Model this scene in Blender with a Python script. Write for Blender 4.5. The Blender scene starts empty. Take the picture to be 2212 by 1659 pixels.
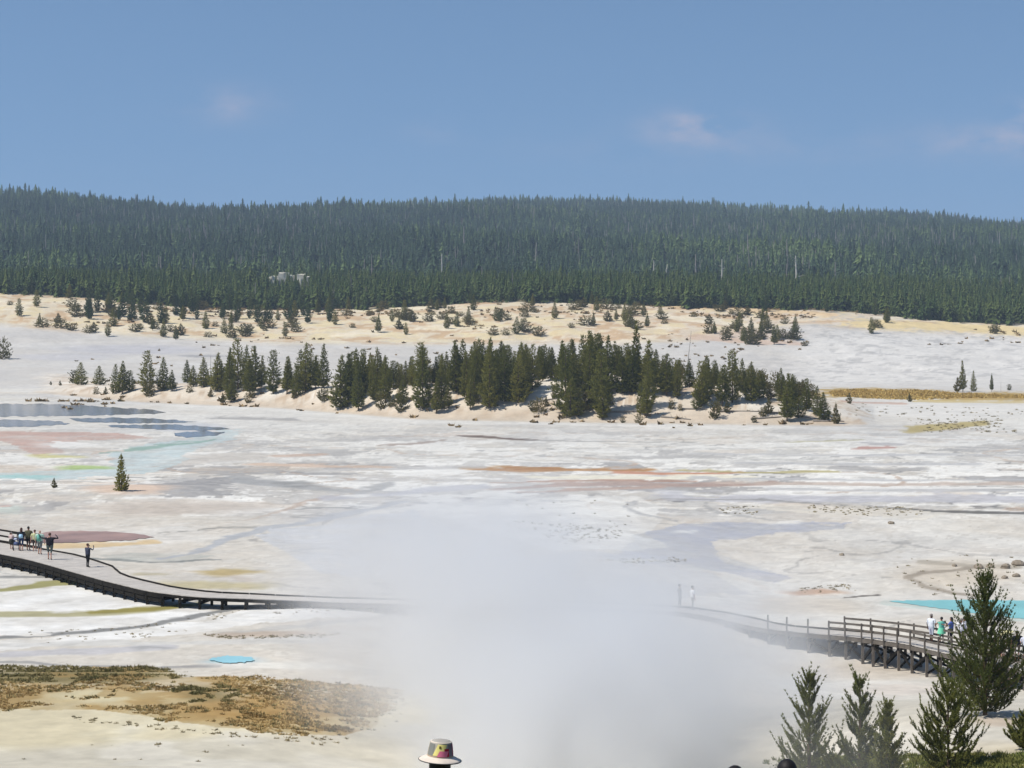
import bpy, bmesh, math, random
import numpy as np
from mathutils import Vector, Matrix

# ---------------------------------------------------------------- camera, sky, sun, exposure
FD, CX, YH, CAMZ = 4773.0, 1106.0, 640.0, 20.0      # focal length, centre and horizon of the photo at 2212 px wide
sc = bpy.context.scene
col = sc.collection
cam_d = bpy.data.cameras.new('camera'); cam = bpy.data.objects.new('camera', cam_d); col.objects.link(cam)
cam.location = (0, 0, CAMZ); cam.rotation_euler = (math.radians(90), 0, 0)
cam_d.sensor_width = 36; cam_d.lens = 36 * FD / 2212; cam_d.shift_y = -(829.5 - YH) / 2212
cam_d.clip_start = 0.5; cam_d.clip_end = 20000
sc.camera = cam
SUN_AZ, SUN_EL = math.radians(196), math.radians(56)   # azimuth measured from +x counter-clockwise
sv = Vector((math.cos(SUN_AZ) * math.cos(SUN_EL), math.sin(SUN_AZ) * math.cos(SUN_EL), math.sin(SUN_EL)))
sun_d = bpy.data.lights.new('sun', 'SUN'); sun = bpy.data.objects.new('sun', sun_d); col.objects.link(sun)
sun_d.energy = 4.3; sun_d.angle = math.radians(0.53); sun_d.color = (1.0, 0.955, 0.88)
sun.rotation_euler = sv.to_track_quat('Z', 'Y').to_euler(); sun.location = (0, 0, 400)
world = bpy.data.worlds.new('World'); sc.world = world; world.use_nodes = True
wn, wl = world.node_tree.nodes, world.node_tree.links
bg = wn['Background']
sky = wn.new('ShaderNodeTexSky'); sky.sky_type = 'NISHITA'; sky.sun_disc = False
sky.sun_elevation = SUN_EL; sky.sun_rotation = math.radians(90) - SUN_AZ
sky.altitude = 2300; sky.air_density = 1.0; sky.dust_density = 0.0; sky.ozone_density = 3.0


def nd(t, typ, **kw):
    n = t.nodes.new(typ)
    for k, v in kw.items():
        if k.startswith('i_'):
            n.inputs[int(k[2:])].default_value = v
        else:
            setattr(n, k, v)
    return n


def mth(t, op, a, b=None, clamp=False):
    n = nd(t, 'ShaderNodeMath', operation=op, use_clamp=clamp)
    for i, v in enumerate((a, b)):
        if v is None:
            continue
        if isinstance(v, (int, float)):
            n.inputs[i].default_value = v
        else:
            t.links.new(v, n.inputs[i])
    return n.outputs[0]


wt = world.node_tree
tc = nd(wt, 'ShaderNodeTexCoord')
up = nd(wt, 'ShaderNodeVectorMath', operation='MULTIPLY_ADD'); up.inputs[1].default_value = (1, 1, 0.9); up.inputs[2].default_value = (0, 0, 0.16)
nrm = nd(wt, 'ShaderNodeVectorMath', operation='NORMALIZE')
wl.new(tc.outputs['Generated'], up.inputs[0]); wl.new(up.outputs[0], nrm.inputs[0]); wl.new(nrm.outputs[0], sky.inputs[0])
tint = nd(wt, 'ShaderNodeMix', data_type='RGBA', blend_type='MULTIPLY'); tint.inputs[0].default_value = 1
tint.inputs[7].default_value = (.90, .955, .92, 1)
wl.new(sky.outputs[0], tint.inputs[6])
# thin fair-weather wisps, given by their bearing and height in the sky
sep = nd(wt, 'ShaderNodeSeparateXYZ'); wl.new(tc.outputs['Generated'], sep.inputs[0])
yy = mth(wt, 'MAXIMUM', sep.outputs[1], 0.05)
uu, vv = mth(wt, 'DIVIDE', sep.outputs[0], yy), mth(wt, 'DIVIDE', sep.outputs[2], yy)
cn = nd(wt, 'ShaderNodeTexNoise', noise_dimensions='3D'); cn.inputs['Scale'].default_value = 38; cn.inputs['Detail'].default_value = 5; cn.inputs['Roughness'].default_value = 0.6
cmap = nd(wt, 'ShaderNodeMapping'); cmap.inputs['Scale'].default_value = (1, 1, 2.2)
wl.new(tc.outputs['Generated'], cmap.inputs[0]); wl.new(cmap.outputs[0], cn.inputs['Vector'])
tot = None
for (px, py, rx, ry, a) in ((500, 228, 115, 42, .30), (1510, 278, 125, 44, .5), (1490, 262, 55, 28, .25), (2190, 300, 190, 38, .5), (2225, 250, 60, 42, .4), (1700, 320, 600, 50, .12), (960, 285, 120, 26, .10)):
    a1 = mth(wt, 'DIVIDE', mth(wt, 'SUBTRACT', uu, (px - CX) / FD), rx / FD)
    b1 = mth(wt, 'DIVIDE', mth(wt, 'SUBTRACT', vv, (YH - py) / FD), ry / FD)
    r2 = mth(wt, 'ADD', mth(wt, 'MULTIPLY', a1, a1), mth(wt, 'MULTIPLY', b1, b1))
    g = mth(wt, 'MULTIPLY', mth(wt, 'POWER', 2.718, mth(wt, 'MULTIPLY', r2, -1.4)), a)
    tot = g if tot is None else mth(wt, 'ADD', tot, g)
nz = nd(wt, 'ShaderNodeMapRange'); nz.inputs[1].default_value = .36; nz.inputs[2].default_value = .68
wl.new(cn.outputs[0], nz.inputs[0])
cm = mth(wt, 'MULTIPLY', tot, nz.outputs[0], clamp=True)
cmix = nd(wt, 'ShaderNodeMix', data_type='RGBA'); cmix.inputs[7].default_value = (4.4, 4.0, 4.6, 1)
wl.new(cm, cmix.inputs[0]); wl.new(tint.outputs[2], cmix.inputs[6]); wl.new(cmix.outputs[2], bg.inputs[0])
bg.inputs[1].default_value = 0.13
sc.view_settings.view_transform = 'Standard'; sc.view_settings.look = 'None'
sc.view_settings.exposure = 0.0; sc.view_settings.gamma = 1.0
sc.cycles.max_bounces = 8; sc.cycles.diffuse_bounces = 2; sc.cycles.glossy_bounces = 2; sc.cycles.transmission_bounces = 3
sc.cycles.transparent_max_bounces = 6; sc.cycles.volume_bounces = 4
sc.cycles.volume_max_steps = 160
sc.cycles.use_denoising = True
sc.cycles.caustics_reflective = False; sc.cycles.caustics_refractive = False

# ---------------------------------------------------------------- helpers
GAIN = 0.87


def lin(c, k=1.0):
    c = np.asarray(c, float) / 255.0
    return tuple(np.where(c <= .04045, c / 12.92, ((c + .055) / 1.055) ** 2.4) * k)


def smooth(a, b, x):
    t = np.clip((x - a) / (b - a), 0, 1)
    return t * t * (3 - 2 * t)


def vnoise(x, y, seed=0):
    xi, yi = np.floor(x).astype(np.int64), np.floor(y).astype(np.int64)
    fx, fy = x - xi, y - yi
    fx, fy = fx * fx * (3 - 2 * fx), fy * fy * (3 - 2 * fy)

    def h(i, j):
        n = (i * 374761393 + j * 668265263 + seed * 974634777) & 0xffffffff
        n = ((n ^ (n >> 13)) * 1274126177) & 0xffffffff
        return ((n ^ (n >> 16)) & 0xffff) / 65535.0
    a, b, c, d = h(xi, yi), h(xi + 1, yi), h(xi, yi + 1), h(xi + 1, yi + 1)
    return (a * (1 - fx) + b * fx) * (1 - fy) + (c * (1 - fx) + d * fx) * fy


def fbm(x, y, seed=0, o=4):
    s, a, t = 0, 1, 0
    for k in range(o):
        s = s + a * vnoise(x * 2 ** k + 17.3 * k, y * 2 ** k - 9.1 * k, seed + k); t += a; a *= .55
    return s / t - 0.5


def mesh(name, verts, faces, mats, parent=None, smooth_=False, midx=None, link=True):
    me = bpy.data.meshes.new(name)
    verts = np.asarray(verts, float)
    if isinstance(faces, np.ndarray):
        nf, k = faces.shape
        me.vertices.add(len(verts)); me.vertices.foreach_set('co', verts.ravel())
        me.loops.add(nf * k); me.loops.foreach_set('vertex_index', faces.ravel().astype(np.int32))
        me.polygons.add(nf); me.polygons.foreach_set('loop_start', np.arange(0, nf * k, k, dtype=np.int32))
        me.update(calc_edges=True)
    else:
        me.from_pydata([tuple(v) for v in verts], [], faces)
    for m in (mats if isinstance(mats, (list, tuple)) else [mats]):
        me.materials.append(m)
    if midx is not None:
        me.polygons.foreach_set('material_index', np.asarray(midx, np.int32))
    if smooth_:
        me.polygons.foreach_set('use_smooth', np.ones(len(me.polygons), bool))
    me.update()
    if not link:
        return me
    o = bpy.data.objects.new(name, me); col.objects.link(o)
    if parent:
        o.parent = parent
    return o


def tag(o, label=None, cat=None, group=None, kind=None):
    for k, v in (('label', label), ('category', cat), ('group', group), ('kind', kind)):
        if v:
            o[k] = v
    return o


def empty(name, loc=(0, 0, 0), rz=0, s=1):
    o = bpy.data.objects.new(name, None); col.objects.link(o)
    o.location = loc; o.rotation_euler = (0, 0, rz); o.scale = (s, s, s); o.empty_display_size = .3
    return o


def pmat(name, c, rough=.9, spec=.2, var=0, scale=3.0, bump=0, obj_var=0):
    m = bpy.data.materials.new(name); m.use_nodes = True
    t = m.node_tree; b = t.nodes['Principled BSDF']
    b.inputs['Roughness'].default_value = rough; b.inputs['Specular IOR Level'].default_value = spec
    b.inputs['Base Color'].default_value = (*c, 1)
    src = None
    if var or bump:
        g = nd(t, 'ShaderNodeTexCoord'); n = nd(t, 'ShaderNodeTexNoise')
        n.inputs['Scale'].default_value = scale; n.inputs['Detail'].default_value = 4
        t.links.new(g.outputs['Object'], n.inputs['Vector'])
        r = nd(t, 'ShaderNodeMapRange'); r.inputs[1].default_value = .25; r.inputs[2].default_value = .75
        r.inputs[3].default_value = 1 - var; r.inputs[4].default_value = 1 + var
        t.links.new(n.outputs[0], r.inputs[0]); src = r.outputs[0]
        if bump:
            bp = nd(t, 'ShaderNodeBump'); bp.inputs['Strength'].default_value = bump; bp.inputs['Distance'].default_value = .05
            t.links.new(n.outputs[0], bp.inputs['Height']); t.links.new(bp.outputs[0], b.inputs['Normal'])
    if obj_var:
        oi = nd(t, 'ShaderNodeObjectInfo')
        v = mth(t, 'MULTIPLY_ADD', oi.outputs['Random'], 2 * obj_var); v.node.inputs[2].default_value = 1 - obj_var
        src = v if src is None else mth(t, 'MULTIPLY', src, v)
    if src is not None:
        mx = nd(t, 'ShaderNodeVectorMath', operation='SCALE'); mx.inputs[0].default_value = c
        t.links.new(src, mx.inputs['Scale']); t.links.new(mx.outputs[0], b.inputs['Base Color'])
    return m


def leafmat(name, c1, c2, trans=.25):
    """needles: two tones by clump and by tree, a little light passing through"""
    m = bpy.data.materials.new(name); m.use_nodes = True
    t = m.node_tree; b = t.nodes['Principled BSDF']; out = t.nodes['Material Output']
    oi = nd(t, 'ShaderNodeObjectInfo'); g = nd(t, 'ShaderNodeTexCoord'); n = nd(t, 'ShaderNodeTexNoise')
    n.inputs['Scale'].default_value = 1.3; n.inputs['Detail'].default_value = 3
    t.links.new(g.outputs['Object'], n.inputs['Vector'])
    f = mth(t, 'ADD', mth(t, 'MULTIPLY', n.outputs[0], .9), mth(t, 'MULTIPLY', oi.outputs['Random'], .65))
    f = mth(t, 'SUBTRACT', f, .32, clamp=True)
    mx = nd(t, 'ShaderNodeMix', data_type='RGBA'); mx.inputs[6].default_value = (*c1, 1); mx.inputs[7].default_value = (*c2, 1)
    t.links.new(f, mx.inputs[0]); t.links.new(mx.outputs[2], b.inputs['Base Color'])
    b.inputs['Roughness'].default_value = .75; b.inputs['Specular IOR Level'].default_value = .15
    if trans:
        tr = nd(t, 'ShaderNodeBsdfTranslucent'); t.links.new(mx.outputs[2], tr.inputs[0])
        ms = nd(t, 'ShaderNodeMixShader'); ms.inputs[0].default_value = trans
        t.links.new(b.outputs[0], ms.inputs[1]); t.links.new(tr.outputs[0], ms.inputs[2]); t.links.new(ms.outputs[0], out.inputs[0])
    return m


# ---------------------------------------------------------------- terrain
PXT = [-400, 0, 600, 1106, 1700, 2212, 2600]
far_cols = {  # bearing -> (distance, line in the photo the ground reaches there)
    0: [(450, 852), (520, 802), (600, 745), (650, 702), (700, 652), (725, 636)],
    600: [(450, 852), (520, 810), (600, 755), (650, 722), (690, 692), (725, 670)],
    1106: [(450, 852), (520, 812), (600, 766), (660, 708), (700, 672), (725, 651)],
    1700: [(450, 852), (520, 828), (560, 800), (620, 742), (680, 700), (725, 671)],
    2212: [(450, 852), (500, 828), (560, 798), (610, 768), (660, 735), (725, 703)]}
hill_cols = {
    0: [(900, 625), (1100, 605), (1350, 545), (1480, 540), (1800, 478), (2100, 432), (2400, 450), (2900, 490), (4500, 620)],
    500: [(900, 630), (1100, 610), (1350, 548), (1480, 541), (1800, 500), (2100, 462), (2400, 470), (2900, 485), (4500, 620)],
    900: [(900, 632), (1100, 612), (1350, 552), (1480, 545), (1800, 508), (2100, 466), (2400, 472), (2900, 455), (4500, 620)],
    1150: [(900, 632), (1100, 614), (1350, 560), (1480, 552), (1800, 515), (2100, 472), (2400, 468), (2900, 439), (4500, 620)],
    1420: [(900, 634), (1100, 616), (1350, 566), (1480, 556), (1800, 520), (2100, 480), (2400, 470), (2900, 441), (4500, 620)],
    1650: [(900, 636), (1100, 618), (1350, 568), (1480, 558), (1800, 525), (2100, 488), (2400, 485), (2900, 463), (4500, 620)],
    1900: [(900, 642), (1100, 620), (1350, 568), (1480, 560), (1800, 528), (2100, 494), (2400, 490), (2900, 472), (4500, 620)],
    2212: [(900, 655), (1100, 630), (1350, 572), (1480, 563), (1800, 532), (2100, 505), (2400, 502), (2900, 493), (4500, 620)]}


def table(cols, d, px):
    ks = sorted(cols)
    zs = []
    for k in ks:
        dd = np.array([a for a, b in cols[k]], float); z = np.array([CAMZ - (b - YH) * a / FD for a, b in cols[k]])
        zs.append(np.interp(d, dd, z))
    zs = np.array(zs); p = np.clip(px, ks[0], ks[-1]); out = np.zeros_like(d)
    for i in range(len(ks) - 1):
        m = (p >= ks[i]) & (p <= ks[i + 1]); t = (p - ks[i]) / (ks[i + 1] - ks[i]); t = t * t * (3 - 2 * t)
        out = np.where(m, zs[i] * (1 - t) + zs[i + 1] * t, out)
    return out


LP = np.array([(-300, 19), (-20, 18.6), (0, 18.35), (22, 13.6), (50, 6.6), (75, 2.6), (90, 1.2), (104, 1.15), (112, .95), (116.5, .06), (118, .01), (128, 0), (9000, 0)])
CP = np.array([(-300, 19), (-20, 18.6), (0, 18.35), (22, 13.6), (50, 6.0), (75, 1.6), (90, .3), (110, -.3), (135, -1.4), (150, -1.2), (180, -.3), (230, 0), (9000, 0)])
RP = np.array([(-300, 19), (-20, 18.6), (0, 18.35), (22, 13.4), (50, 6.6), (75, 3.7), (84, 3.1), (93, 2.5), (100, 1.6), (112, -.6), (124, -2.6), (136, -3.8), (142, -3.8), (147.5, -2.3), (150, -2.05), (163, -2.05), (172, -1.6), (205, -.5), (245, 0), (9000, 0)])
FRONT_PX = [40, 100, 300, 600, 900, 1200, 1500, 1815, 1900]
FRONT_PY = [846, 850, 868, 881, 905, 911, 915, 919, 920]
MH_PX = [60, 130, 200, 350, 500, 740, 950, 1200, 1400, 1600, 1720, 1800, 1890]
MH_Z = [0, .5, 1.2, 1.9, 2.3, 3.2, 4.4, 5.6, 5.3, 4.4, 3.2, 1.4, 0]


def bearing(x, y):
    return CX + FD * x / np.maximum(y, 1.0)


def mound_s(x, y):
    px = bearing(x, y)
    return y - CAMZ * FD / (np.interp(px, FRONT_PX, FRONT_PY) - YH)


def H(x, y):
    x = np.asarray(x, float); y = np.asarray(y, float)
    px = bearing(x, y)
    wl_, wr = smooth(-2, -14, x), smooth(6, 20, x)
    z = np.interp(y, LP[:, 0], LP[:, 1]) * wl_ + np.interp(y, RP[:, 0], RP[:, 1]) * wr + np.interp(y, CP[:, 0], CP[:, 1]) * (1 - wl_ - wr)
    s = mound_s(x, y)
    mm = smooth(0, 20, s) * (1 - smooth(45, 80, s)) * np.interp(px, MH_PX, MH_Z)
    mm = mm * (1 + .5 * fbm(x / 9, y / 9, 5)) + (mm > .05) * smooth(0, 3, s) * .45 * np.clip(mm, 0, 1)
    z = z + mm
    z = z + .7 * np.exp(-((x + 40) / 14) ** 2 - ((y - 222) / 12) ** 2)
    far = table(far_cols, np.clip(y, 450, 725), px); hill = table(hill_cols, np.clip(y, 900, 4500), px)
    far_end = table(far_cols, np.full_like(y, 725.), px)
    t = smooth(725, 900, y)
    zz = np.where(y < 725, far, far_end * (1 - t) + hill * t)
    w = smooth(440, 500, y) * (1 - .0)
    behind = 1 - smooth(45, 80, s) * 0
    z = z * (1 - w) + zz * w * behind
    rough = smooth(500, 620, y) * (1 - smooth(900, 1200, y) * .0)
    z = z + rough * (2.2 * fbm(x / 38, y / 38, 9) + .9 * fbm(x / 8, y / 8, 11) * (y < 900))
    right = smooth(1500, 1750, px) * smooth(500, 560, y) * (1 - smooth(690, 720, y))
    z = z + right * 1.5 * fbm(x / 11, y / 11, 21)
    z = z + smooth(1100, 1400, y) * 16 * fbm(x / 170, y / 170, 31)
    z = z + .10 * fbm(x / 3, y / 3, 3) * smooth(70, 60, y)
    return z


def P(px, py, z):
    d = (CAMZ - z) * FD / (py - YH)
    return ((px - CX) / FD * d, d, z)


def G(px, py):
    """where the view line through a photo point meets the ground"""
    d = np.concatenate([np.arange(60, 260, .25), np.arange(260, 900, 1.0)])
    x = (px - CX) / FD * d; zl = CAMZ - (py - YH) / FD * d
    hit = np.nonzero(H(x, d) >= zl)[0]
    i = hit[0] if len(hit) else len(d) - 1
    return (float(x[i]), float(d[i]), float(H(x[i], d[i])))


def Hs(x, y):
    return float(H(np.array([x]), np.array([y]))[0])


# ---------------------------------------------------------------- mineral colours of the ground (stains with shapes of their own)
W_ = (238, 237, 235); GREY = (188, 188, 191); LIL = (190, 190, 199)


def poly_mask(px, py, pts):
    m = np.zeros(px.shape, bool); n = len(pts)
    for i in range(n):
        x0, y0 = pts[i]; x1, y1 = pts[(i + 1) % n]
        if y0 == y1:
            continue
        c = ((py >= min(y0, y1)) & (py < max(y0, y1))) & (px < (py - y0) / (y1 - y0) * (x1 - x0) + x0)
        m ^= c
    return m


def stroke_mask(px, py, pts, w, k=.3):
    best = np.full(px.shape, 1e9)
    for (x0, y0), (x1, y1) in zip(pts[:-1], pts[1:]):
        ax, ay, bx, by = x0 * k, y0, x1 * k, y1
        dx, dy = bx - ax, by - ay; L = dx * dx + dy * dy + 1e-9
        t = np.clip(((px * k - ax) * dx + (py - ay) * dy) / L, 0, 1)
        best = np.minimum(best, np.hypot(px * k - ax - t * dx, py - ay - t * dy))
    return 1 - smooth(w * .65, w * 1.3, best)


def paint(x, y, z):
    px = bearing(x, y); py = YH + (CAMZ - z) * FD / np.maximum(y, 1)
    n1, n2, n3 = fbm(x / 26, y / 26, 41), fbm(x / 7, y / 7, 51), fbm(x / 2.1, y / 2.1, 61)
    n4 = fbm(x / .75, y / .75, 65, 3); ks = np.clip((py - 640) / 400, .2, 1.2)
    wx = px + 40 * n1 + 55 * n2 + 22 * n3; wy = py + (9 * n1 + 14 * n2 + 8 * n3 + 3 * n4) * ks
    sy_ = py + (3 * n1 + 6 * n2 + 4 * n3) * ks
    ridge = lambda sx, sd: np.abs(fbm(x / sx, y / sx, sd, 3))
    C = np.zeros(x.shape + (3,)); C[:] = (214, 208, 200)

    def over(c, a):
        C[:] = C * (1 - a[..., None]) + np.array(c, float) * a[..., None]

    def Pg(pts, c, a=1.0):
        over(c, poly_mask(wx, wy, pts) * a * np.clip(.8 + 1.3 * n3 + .8 * n2, .35, 1))

    def St(pts, w, c, a=1.0, k=.3):
        over(c, stroke_mask(wx, sy_, pts, w * (1 + 1.4 * n3 + 1.4 * n2), k) * a)

    def El(cx, cy, rx, ry, c, a=1.0):
        over(c, (1 - smooth(.45, 1.1, np.hypot((wx - cx) / rx, (wy - cy) / ry))) * a)
    # broad tone
    over((226, 224, 221), smooth(.02, .16, n1) * .8)
    over((196, 194, 194), smooth(.02, .2, -n1) * .55)
    mid = smooth(118, 150, y) * (1 - smooth(430, 480, y)); base_mid = mid; band = .22 + .78 * smooth(900, 975, py) * (1 - smooth(1085, 1130, py)); mid = mid * band
    over((240, 239, 237), smooth(.06, .085, n2 + .5 * n3 + .3 * n1) * .5 * mid)
    over((183, 182, 184), smooth(.085, .12, -n2 - .45 * n3 + .4 * n1) * .4 * mid
         ); over((241, 240, 238), smooth(.075, .10, n3 + .25 * n4 + .2 * n1) * .6 * mid); over((186, 184, 183), smooth(.11, .135, -n3 + .25 * n4 + .25 * n1) * .55 * mid)
    over((128, 127, 128), (1 - smooth(.010, .016, ridge(16, 201) + .06 * np.abs(n3))) * .8 * np.maximum(mid, .5 * base_mid) * (.25 + .75 * smooth(-.05, .08, fbm(x / 40, y / 40, 203))))
    over((244, 243, 241), smooth(.08, .092, fbm(x / 9, y / 9, 221) + .3 * n3) * .85 * mid); over((160, 158, 159), smooth(.11, .122, fbm(x / 11, y / 11, 223) + .3 * n3) * .8 * mid)
    over((188, 164, 146), (1 - smooth(.010, .02, ridge(30, 207) + .06 * np.abs(n3))) * .7 * mid)
    over((206, 190, 174), smooth(.09, .16, fbm(x / 15, y / 15, 211)) * .45 * mid)
    over((186, 180, 173), smooth(.16, .22, n3 + .3 * n4) * .3); over((236, 234, 230), smooth(.13, .19, -n3 + .4 * n4) * .3)
    over((170, 163, 154), smooth(.24, .28, n4 + .2 * n2) * .4 * (1 - smooth(300, 420, y)))
    flat = (py < 1000) & (py > 850)
    over((214, 213, 211), flat * .35)
    # ground behind the grove
    over((203, 201, 201), (y > 470) * .6)
    El(290, 755, 190, 14, LIL, .7); El(150, 772, 140, 10, LIL, .5); El(420, 768, 60, 3, (150, 150, 155), .6)
    far = smooth(470, 540, y)
    bank = smooth(742, 722, wy + np.interp(px, [0, 300, 600, 900, 1300, 1500, 1750, 1900, 2212], [32, 8, -8, -10, -8, 0, 35, 20, -4])) * far
    over((226, 210, 182), bank * .75 * (1 - smooth(1350, 1600, px) * .6))
    over((222, 204, 184), bank * .55 * smooth(1000, 1500, px))
    over((232, 214, 165), bank * smooth(.02, .14, n2) * .5)
    over((200, 168, 132), bank * smooth(.04, .12, -n2 - .3 * n3) * .75); over((236, 226, 206), bank * smooth(.06, .12, fbm(x / 12, y / 12, 231)) * .7)
    over((206, 178, 130), bank * smooth(.1, .2, n3) * .25)
    over((222, 220, 219), smooth(1660, 1800, px) * smooth(705, 735, wy) * far * .8)
    over((176, 175, 176), smooth(1600, 1750, px) * smooth(.04, .14, n2 * .6 - n3 * .7) * far * .5)
    St([(1850, 700), (1980, 702), (2230, 716)], 9, (229, 208, 160), .9); St([(1420, 660), (1600, 668), (1800, 680)], 4, (228, 200, 160), .8)
    St([(1500, 728), (1600, 738), (1720, 742)], 6, (205, 178, 160), .7); El(1620, 725, 120, 16, (212, 188, 170), .6)
    over((58, 55, 38), smooth(722, 745, y + 14 * n2 + 10 * n1))                     # forest floor
    # mound of the grove
    s = mound_s(x, y); mh = np.interp(px + 90 * n2 + 60 * n3, MH_PX, MH_Z)
    on = smooth(0, 2, s + 3 * n2) * (1 - smooth(45, 75, s)) * smooth(0, .8, mh)
    over((224, 213, 199), on); over((236, 230, 222), on * smooth(.03, .12, n2) * .8); over((186, 160, 134), on * smooth(.07, .14, -n3 + .3 * n4) * .6)
    over((206, 190, 172), smooth(-3, 1, s) * (1 - smooth(4, 9, s)) * smooth(0, .6, mh) * .75)
    over((230, 229, 228), smooth(-14, -8, s + 4 * n2) * (1 - smooth(-6, -1, s)) * smooth(0, .6, mh) * .5)
    # right of the grove
    El(2040, 880, 240, 30, (224, 222, 220), .7)
    St([(1790, 848), (1950, 850), (2080, 856), (2240, 856)], 9, (176, 148, 88), .9); St([(1980, 866), (2230, 868)], 3, (200, 178, 120), .7)
    St([(1970, 928), (2040, 922), (2130, 914)], 6, (178, 162, 108), .85); St([(1830, 868), (1950, 872)], 2, (190, 150, 130), .6)
    # stripes on the plain
    St([(985, 940), (1060, 945), (1140, 950)], 2.2, (118, 104, 96), .95, .15); St([(1140, 951), (1300, 953), (1500, 955)], 1.2, (160, 158, 156), .8, .15)
    St([(820, 962), (900, 958), (960, 950)], 1.5, (165, 152, 145), .8, .2); St([(1700, 955), (1850, 950)], 1.6, (170, 165, 130), .7)
    St([(470, 903), (640, 907)], 2.5, (170, 168, 168), .85, .15)
    St([(1020, 1012), (1130, 1017), (1250, 1014), (1400, 1016)], 3.4, (176, 126, 72), .9, .15); St([(1120, 1013), (1210, 1012)], 2.5, (160, 105, 40), .7, .15)
    St([(1350, 1021), (1480, 1025), (1600, 1020)], 2.8, (196, 140, 112), .9, .15)
    St([(1150, 1030), (1350, 1032), (1620, 1032)], 4, (236, 231, 214), .9, .15)
    St([(1060, 1054), (1200, 1047), (1350, 1044), (1500, 1048), (1660, 1044)], 4.5, (176, 152, 142), .85, .15)
    St([(1130, 1062), (1250, 1057), (1420, 1054)], 2.6, (186, 158, 144), .8, .15); St([(1050, 1041), (1300, 1038), (1500, 1040)], 1.5, (170, 130, 110), .7, .15)
    St([(560, 1002), (700, 1006), (830, 1008)], 4, (208, 184, 166), .8, .15); St([(620, 985), (700, 982)], 3, (196, 170, 154), .7, .15)
    St([(700, 1014), (900, 1012), (1050, 1010)], 3, (192, 190, 190), .8, .15)
    St([(510, 1038), (640, 1050), (760, 1062), (830, 1046)], 6, (172, 172, 173), .9); El(640, 1045, 60, 5, (150, 150, 150), .7)
    St([(380, 1000), (480, 990), (560, 985)], 8, (196, 190, 184), .7); St([(700, 1075), (760, 1070), (900, 1060), (1030, 1050)], 6, LIL, .8)
    El(760, 1068, 45, 5, W_, .9)
    for (a, b, yy_, w, c) in ((1500, 2212, 982, 2, GREY), (1600, 2100, 1002, 2.6, GREY), (1820, 1980, 1014, 3.2, (170, 168, 168)), (1480, 1800, 1019, 2.4, (178, 168, 120)), (1500, 2240, 1036, 2, GREY),
                              (1560, 2240, 1046, 2.6, (196, 180, 170)), (1700, 2240, 1058, 4, GREY), (1650, 2240, 1054, 1.8, W_), (1460, 1650, 1068, 3, W_), (1450, 2240, 1077, 9, LIL), (1600, 2000, 1068, 2.5, W_), (1930, 2160, 1088, 2.4, W_)):
        St([(a, yy_ - 3), ((a + b) / 2, yy_ + 2), (b, yy_)], w, c, .8, .12)
    St([(1860, 968), (1915, 966)], 3, (188, 150, 142), .9, .15); St([(1880, 958), (1930, 960)], 3, (178, 176, 178), .8, .15)
    St([(1820, 1093), (1960, 1101), (2100, 1107), (2260, 1108)], 2.6, (112, 110, 108), .95, .12); St([(1400, 1076), (1650, 1080), (1830, 1092)], 1.6, (150, 149, 149), .8, .12)
    # white terrace and the grey stream round it
    Pg([(880, 1090), (1100, 1068), (1370, 1070), (1420, 1092), (1400, 1150), (1380, 1160), (1480, 1175), (1360, 1190), (1200, 1190), (1050, 1150)], (237, 236, 234), .9)
    Pg([(1560, 1095), (1800, 1090), (2050, 1110), (2000, 1125), (1750, 1112)], (222, 216, 206), .8)
    Pg([(1310, 1216), (1360, 1190), (1445, 1180), (1390, 1150), (1470, 1128), (1640, 1128), (1860, 1131), (1750, 1145), (1560, 1168), (1530, 1190), (1560, 1215), (1720, 1250), (1690, 1264), (1540, 1232), (1480, 1217)], LIL, .9)
    Pg([(850, 1205), (1300, 1195), (1540, 1235), (1640, 1290), (1300, 1300), (900, 1290)], (196, 196, 200), .7)
    El(1480, 1148, 40, 4, W_, .8); El(1700, 1128, 55, 5, W_, .7); El(1110, 1240, 50, 4, W_, .8); El(1370, 1212, 75, 4, (228, 224, 210), .8)
    St([(1370, 1083), (1345, 1094), (1380, 1110), (1450, 1124)], 2, (165, 165, 168), .6); St([(1530, 1079), (1508, 1090), (1560, 1108), (1660, 1122)], 2, (165, 164, 164), .6)
    # right-hand side
    El(2080, 1240, 150, 42, (208, 197, 182), .7); St([(2110, 1225), (2000, 1238), (1962, 1250), (1990, 1266), (2060, 1282), (2120, 1287)], 3.2, (160, 150, 138), .85); St([(2000, 1215), (2120, 1222), (2200, 1226)], 4, (172, 164, 152), .7)
    St([(1925, 1303), (2010, 1314), (2100, 1328), (2190, 1338), (2300, 1344)], 4, (196, 212, 208), .7); El(1765, 1281, 85, 9, (188, 156, 134), .85); St([(1830, 1291), (1900, 1286)], 2, (110, 105, 100), .9); El(1750, 1312, 160, 26, (206, 196, 184), .7); El(1950, 1305, 70, 6, (200, 200, 196), .6)
    El(1850, 1450, 230, 26, (208, 196, 182), .6); El(1560, 1420, 70, 8, GREY, .6); El(1590, 1440, 40, 6, (170, 170, 172), .6); El(1960, 1490, 180, 16, (216, 205, 196), .6)
    El(2170, 1558, 90, 14, (165, 110, 80), .8); El(2140, 1615, 110, 22, (226, 205, 172), .9)
    # left-hand side
    El(280, 1055, 130, 14, (224, 200, 182), .9); El(360, 1096, 240, 20, (200, 190, 181), .85); El(120, 1075, 80, 10, (205, 196, 188), .6)
    Pg([(0, 932), (100, 935), (270, 938), (330, 946), (200, 950), (120, 955), (130, 975), (80, 985), (30, 960), (0, 952)], (190, 158, 148), .8)
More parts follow.
